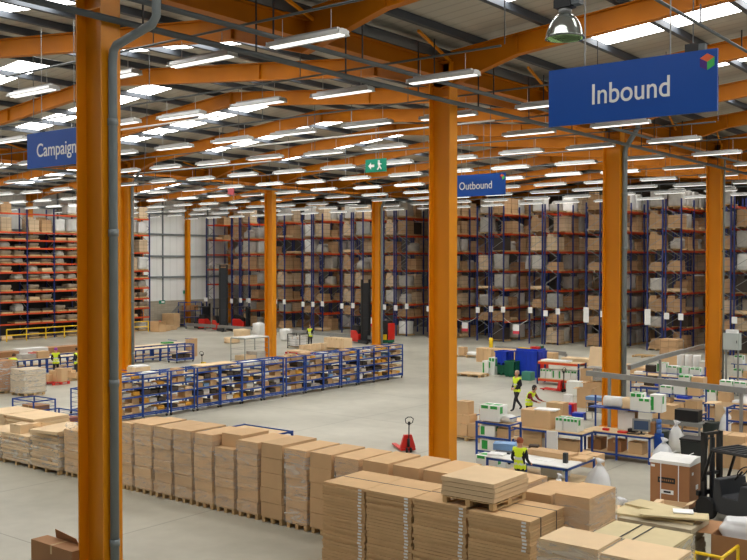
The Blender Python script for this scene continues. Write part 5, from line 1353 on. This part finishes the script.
# rolls, boxes and clutter between the walking man and the column
q = gp(552, 424); carton('brown carton the seated worker packs, on the floor trolley', (q[0]+.1, q[1]+.3, .35), (.75, .6, .55)); pallet('pallet under the carton the worker packs', (q[0]+.1, q[1]+.3), 1.2, 1.0)
carton('flat brown box below the carton the worker packs', (q[0]+.1, q[1]+.3, .147), (.9, .8, .2))
for px, py_, m, d, lb_, nm in ((563, 417, BLUEP, (.45, .4, .5), 'small blue crate beside the red pallet truck forks', 'crate'), (569, 416, RED, (.4, .4, .55), 'red crate right of the small blue crate', 'crate'), (566, 411, WHITE, (.35, .35, .75), 'white drum-shaped box behind the blue and red crates', 'carton'), (577, 420, BLUEP, (.5, .4, .3), 'blue film pack on the floor left of the papers', 'packet'), (573, 396, WC, (.7, .5, .75), 'white leaning board left of the open cartons', 'carton')):
    q = gp(px, py_); carton(lb_, (q[0], q[1]+.2, 0), d, m=m, tape=False, name=nm, rz=.1)
for px, py_, d, lb_ in ((583, 408, (.7, .6, .9), 'open brown carton with flaps left of the column, front one'), (592, 404, (.8, .7, 1.0), 'open brown carton with flaps left of the column, back one'), (584, 390, (.55, .5, 1.1), 'open carton of dark goods before the tall board stack')):
    q = gp(px, py_); carton(lb_, (q[0], q[1]+.3, 0), d, flaps=True, m=CARD, rz=.2)
q = gp(590, 404, .9); carton('blue and white packets heaped on the open cartons by the column', (q[0]+.1, q[1]+.6, 1.01), (.9, .6, .15), m=mat('pale_blue_packet', (120, 160, 206), .5), tape=False, name='packet')
q = gp(596, 422); t = thing('wire_basket', 'grey wire trolley basket with dark goods left of the column', 'basket', (q[0], q[1]+.4, 0))
g = MB(); [g.bb(-.5, .5, y-.01, y+.01, z-.01, z+.01) for y in (-.3, .3) for z in (.4, .6, .8)]; [g.bb(x-.01, x+.01, -.3, .3, z-.01, z+.01) for x in (-.5, .5) for z in (.4, .6, .8)]; [g.bb(x-.01, x+.01, y-.01, y+.01, 0, .82) for x in (-.5, .5) for y in (-.3, .3)]; g.build('frame', GALV, t); MB().bb(-.5, .5, -.3, .3, .38, .4).build('deck', GALV, t)
for j in range(3): carton('%s dark pack in the grey wire trolley basket' % ORD[j+1], (q[0]-.32+.32*j, q[1]+.4, .402), (.28, .4, .35), m=DKG if j != 1 else WC, tape=False)
# tall pale board and grey wrapped stack behind the column
q = gp(594, 383); sheet_stack('grey wrapped pallet load at the foot of the tall pale board', (q[0], q[1]+.5), 1.25, 1.0, .85, 5, m=GREYG, wrap=1, rnd=rb, name='pallet_load', cat='pallet load')
q = gp(592, 379); o = MB().box((0,0,.88), (2.1, .06, 1.75)).build('board_sheet', CARDL, loc=(q[0], q[1]+1.6, .02)); o.rotation_euler = (-.25, 0, 0); tag(o, 'tall pale board leaning behind the column under the Inbound sign', 'board')
q = gp(575, 366); sheet_stack('low pile of pale boards left of the tall leaning board', (q[0], q[1]+.5), 2.0, 1.1, .5, 6, rnd=rb, jit=.08)
# orange low rack with white and green cartons
q0, q1 = gp(537, 383), gp(577, 388); Yo = (q0[1]+q1[1])/2; o0, o1 = on(537, Yo), on(578, Yo)
t = thing('low_rack', 'low orange-beamed rack holding white and green cartons', 'rack', ((o0+o1)/2, Yo+.5, 0)); w_ = o1-o0
for x in (-w_/2, w_/2):
    for y in (-.45, .45): MB().bb(x-.04, x+.04, y-.04, y+.04, 0, 1.28).build('post', BLUE, t)
for z in (.3, 1.25):
    for y in (-.45, .45): MB().bb(-w_/2, w_/2, y-.03, y+.03, z-.12, z).build('beam', OBEAM, t)
    MB().bb(-w_/2, w_/2, -.45, .45, z, z+.03).build('shelf', PLY, t)
for j in range(6): wc('white and green carton, %s from the left in the low orange rack' % ORD[j+1], ((o0+o1)/2-w_/2+.25+.38*j, Yo+.45, .332), (.34, .5, .5))
carton('flat white covers on top of the low orange rack', ((o0+o1)/2-.3, Yo+.5, 1.285), (1.6, .7, .08), m=PAPER, tape=False)
# blue and green bins
def bin_box(label, px, py_, w, d, h, m, extra=0.0, lid=None, z=0.0):
    q = gp(px, py_); t = thing('pallet_bin', label, 'bin', (q[0], q[1]+d/2+extra, z))
    b = MB(); th = .04; b.bb(-w/2, w/2, -d/2, -d/2+th, .15, h); b.bb(-w/2, w/2, d/2-th, d/2, .15, h); b.bb(-w/2, -w/2+th, -d/2, d/2, .15, h); b.bb(w/2-th, w/2, -d/2, d/2, .15, h); b.bb(-w/2, w/2, -d/2, d/2, .12, .16)
    b.build('body', m, t); r = MB()
    for k in range(5): r.bb(-w/2+w*(k+.5)/5-.03, -w/2+w*(k+.5)/5+.03, -d/2-.03, -d/2, .2, h-.08)
    for k in range(3): r.bb(w/2, w/2+.03, -d/2+d*(k+.5)/3-.03, -d/2+d*(k+.5)/3+.03, .2, h-.08)
    r.bb(-w/2-.04, w/2+.04, -d/2-.04, -d/2, h-.08, h); r.bb(w/2, w/2+.04, -d/2-.04, d/2, h-.08, h); r.build('ribs', m, t)
    for x in (-w/2+.1, 0, w/2-.1): MB().bb(x-.06, x+.06, -d/2, d/2, 0, .12).build('runner', m, t)
    if lid: MB().bb(-w/2+.05, w/2-.05, -d/2+.05, d/2-.05, h-.1, h+.12).build('contents', lid, t)
    return t
bin_box('big blue plastic bin with red and yellow bits, behind the walking man', 526, 377, 1.5, 1.2, 1.55, BLUEP, lid=BLUEP)
q = gp(526, 377)
carton('yellow strip tray lying in the top of the big blue bin', (q[0]-.2, q[1]+.2, 1.675), (.8, .2, .06), m=YELLOW, tape=False, name='tray'); carton('red tray lying in the top of the big blue bin', (q[0]+.35, q[1]+.5, 1.675), (.5, .4, .12), m=RED, tape=False, name='tray'); carton('green tray at the right of the big blue bin top', (q[0]+.4, q[1]+.95, 1.675), (.4, .3, .15), m=GREENP, tape=False, name='tray')
carton('pair of red handles stacked on the side of the big blue bin', (q[0]+.95, q[1]+.5, 0), (.25, .6, 1.1), m=RED, tape=False, name='crate')
bin_box('green plastic bin left of the big blue bin', 509.5, 377, .66, .8, .95, GREENP)
bin_box('small dark green bin under the stacked blue bin', 501, 375, .8, .8, .6, GREENP); q = gp(501, 375)
bin_box('blue bin stacked on the small dark green bin', 501, 375, .82, .85, .85, BLUEP, z=.6)
for j, (px, h) in enumerate(((483.5, .85), (490, 1.05))): q = gp(px, 375); wc('tall white and green carton, %s of the pair left of the bins' % ('left' if j == 0 else 'right'), (q[0]+.05, q[1]+.4, 0), (.42, .6, h))
q = gp(527, 379); carton('teal box half hidden behind the walking man', (q[0]+.3, q[1]-.4, 0), (.6, .5, .5), m=mat('teal_box', (70, 140, 120), .5), tape=False)
q = gp(473, 376); pallet('empty pale pallet left of the tall white and green cartons', (q[0], q[1]), 1.6, 1.1); carton('pale board on the empty pallet', (q[0], q[1], .146), (1.5, 1.0, .04), m=CARDL, tape=False)
q = gp(470, 357); pallet('pallet with a small box and film near the second column', (q[0], q[1]), 1.8, 1.0); carton('small brown box on the pallet near the second column', (q[0]-.6, q[1], .146), (.5, .5, .55)); o = MB().lump((0,0,.12), (1.0, .7, .25), 0, .2, 5, random.Random(8), .5).build('film_heap', WHITEG, smooth=True, loc=(q[0]+.3, q[1], .146)); tag(o, 'white film heap on the pallet near the second column', 'film')
q0, q1 = gp(480, 361), gp(519, 366); 
for j in range(6):
    x = q0[0]+(q1[0]-q0[0])*(j+.5)/6; y = (q0[1]+q1[1])/2+.5
    carton('%s brown carton from the left in the line behind the bins' % ORD[j+1], (x, y, 0), (abs(q1[0]-q0[0])/6-.04, .9, .95))
q = gp(548, 361); carton('low brown boxes behind the big blue bin, before the barrier', (q[0], q[1], 0), (1.2, .8, .6))
# loads before the right-hand racks
q = gp(668, 362); sheet_stack('brown cartons with white labels stacked on a pallet before the racks', (q[0], q[1]+.6), 1.25, 1.1, 1.55, 6, m=CARTONS, rnd=rb, name='pallet_load', cat='pallet load', jit=.02)
q = gp(645, 357); pallet('lone wooden pallet before the racks beside the labelled cartons', (q[0], q[1]), 1.5, 1.2)
q = gp(640, 366); o = MB().box((0,0,.03), (2.2, 1.2, .06), .1).build('board_sheet', CARDL, loc=(*q, .0)); tag(o, 'pale board lying on the floor right of the column', 'board')
for j, (px, py_, d) in enumerate(((637, 384, (.9, .8, .9)), (648, 380, (1.0, .8, .7)), (668, 372, (1.1, .9, 1.0)), (672, 380, (.9, .8, .7)))):
    q = gp(px, py_); carton('brown carton behind the trunking, %s from the column' % ORD[j+1], (q[0], q[1]+.5, 0), d, rz=.1*j)
# grey cabinet on the column
t = thing('control_cabinet', 'pale grey steel cabinet fixed beside the far right orange column', 'cabinet', (XV[1]+.96, 49.65, 2.35))
MB().bb(-.4, .4, -.22, .22, 0, .85).build('body', mat('cabinet_grey', (176, 184, 180), .4), t, bevel=.01); MB().bb(-.36, .36, -.235, -.22, .04, .81).build('door', mat('cabinet_door', (186, 194, 190), .4), t); MB().bb(.28, .31, -.26, -.235, .36, .5).build('handle', DARK, t)
for x in (-.3, .3): MB().bb(x-.04, x+.04, -.04, .04, -2.35, 0).build('leg', GALV, t)
o = MB().box((0,0,.09), (.55, .35, .18)).build('paper_pack', PAPER, loc=(XV[1]+.96, 49.65, 3.2)); tag(o, 'white pack lying on the pale grey cabinet', 'paper pack')
# overhead trunking of the packing stations
def trunk(label, pts, posts):
    t = thing('cable_trunking', label, 'trunking', (pts[0][0], pts[0][1], 0)); P = [Vector((p[0]-pts[0][0], p[1]-pts[0][1], 2.4)) for p in pts]
    for a, b in zip(P, P[1:]): MB().bar(a, b, .14, .2).build('duct', GALV, t)
    for s in posts: MB().bb(P[0].x+(P[-1].x-P[0].x)*s-.05, P[0].x+(P[-1].x-P[0].x)*s+.05, P[0].y+(P[-1].y-P[0].y)*s-.05, P[0].y+(P[-1].y-P[0].y)*s+.05, 0, 2.35).build('post', GALV, t)
trunk('grey cable trunking on posts passing before the column under the Inbound sign', [gp(587, 373, 2.4), gp(747, 391, 2.4)], (.16, .97))
trunk('grey cable trunking on posts running back between the two right-hand columns', [gp(629, 367.5, 2.4), gp(660, 357, 2.4), gp(704, 346, 2.4)], (.36,))
# ------------------------------------------------------------------ people
person('person in black with a yellow vest walking across the open floor', gp(517, 411), PI-.35, J={'knl': (-.1,.2,.52), 'anl': (-.1,.3,.1), 'tol': (-.1,.46,.06), 'knr': (.1,-.05,.5), 'anr': (.11,-.36,.14), 'tor': (.12,-.24,.05), 'wrl': (-.12,.2,1.02), 'pml': (-.04,.24,.99), 'wrr': (.12,.2,1.02), 'pmr': (.05,.25,.98)}, hair=(176, 150, 128), scale=1.04)
person('person in burgundy with a yellow vest packing a brown carton', gp(529, 425), -PI/2-.1, J={'chest': (0,.14,1.28), 'neck0': (0,.2,1.42), 'neck': (0,.23,1.48), 'jaw': (0,.28,1.54), 'skull': (0,.29,1.62), 'crown': (0,.29,1.69), 'shl': (-.18,.15,1.38), 'shr': (.18,.15,1.38), 'ell': (-.23,.32,1.12), 'elr': (.23,.32,1.12), 'wrl': (-.2,.56,1.06), 'wrr': (.2,.56,1.06), 'pml': (-.19,.64,1.05), 'pmr': (.19,.64,1.05)}, hair=(40, 28, 24), top=BURG, scale=.98, longhair=True)
p = onY(520, 441, 24.35); person('person with ginger hair and yellow vest seen from behind at the white table', (p[0], p[1]), .1, J={'wrl': (-.24,.22,.98), 'wrr': (.24,.22,.98), 'pml': (-.22,.3,.97), 'pmr': (.22,.3,.97)}, hair=(150, 74, 40), scale=.96)
person('person in a yellow vest standing beside the dark wire trolley', gp(310, 347), .4, J={'wrl': (-.2,.24,1.05), 'pml': (-.17,.32,1.06), 'wrr': (.2,.24,1.05), 'pmr': (.17,.32,1.06)}, hair=(120, 92, 70))
person('person in a purple cap and yellow vest at the front left bench', gp(56, 378), .9, J={'wrl': (-.2,.3,1.0), 'wrr': (.2,.3,1.0), 'pml': (-.19,.38,1.0), 'pmr': (.19,.38,1.0)}, hair=(140, 60, 150))
person('person in a yellow vest bending by the bench at the left edge', gp(12, 384), .7, J={'chest': (0,.16,1.27), 'neck0': (0,.24,1.4), 'neck': (0,.28,1.45), 'jaw': (0,.34,1.49), 'skull': (0,.37,1.56), 'crown': (0,.39,1.62), 'shl': (-.18,.18,1.36), 'shr': (.18,.18,1.36), 'ell': (-.22,.3,1.1), 'elr': (.22,.3,1.1), 'wrl': (-.18,.45,.95), 'wrr': (.18,.45,.95), 'pml': (-.17,.52,.92), 'pmr': (.17,.52,.92)}, hair=(90, 62, 44))
person('person in dark clothes and yellow vest beside the nearest column', gp(77, 378), 1.9, hair=(36, 28, 24), J={'wrl': (-.2,.28,1.05), 'pml': (-.18,.36,1.06)})
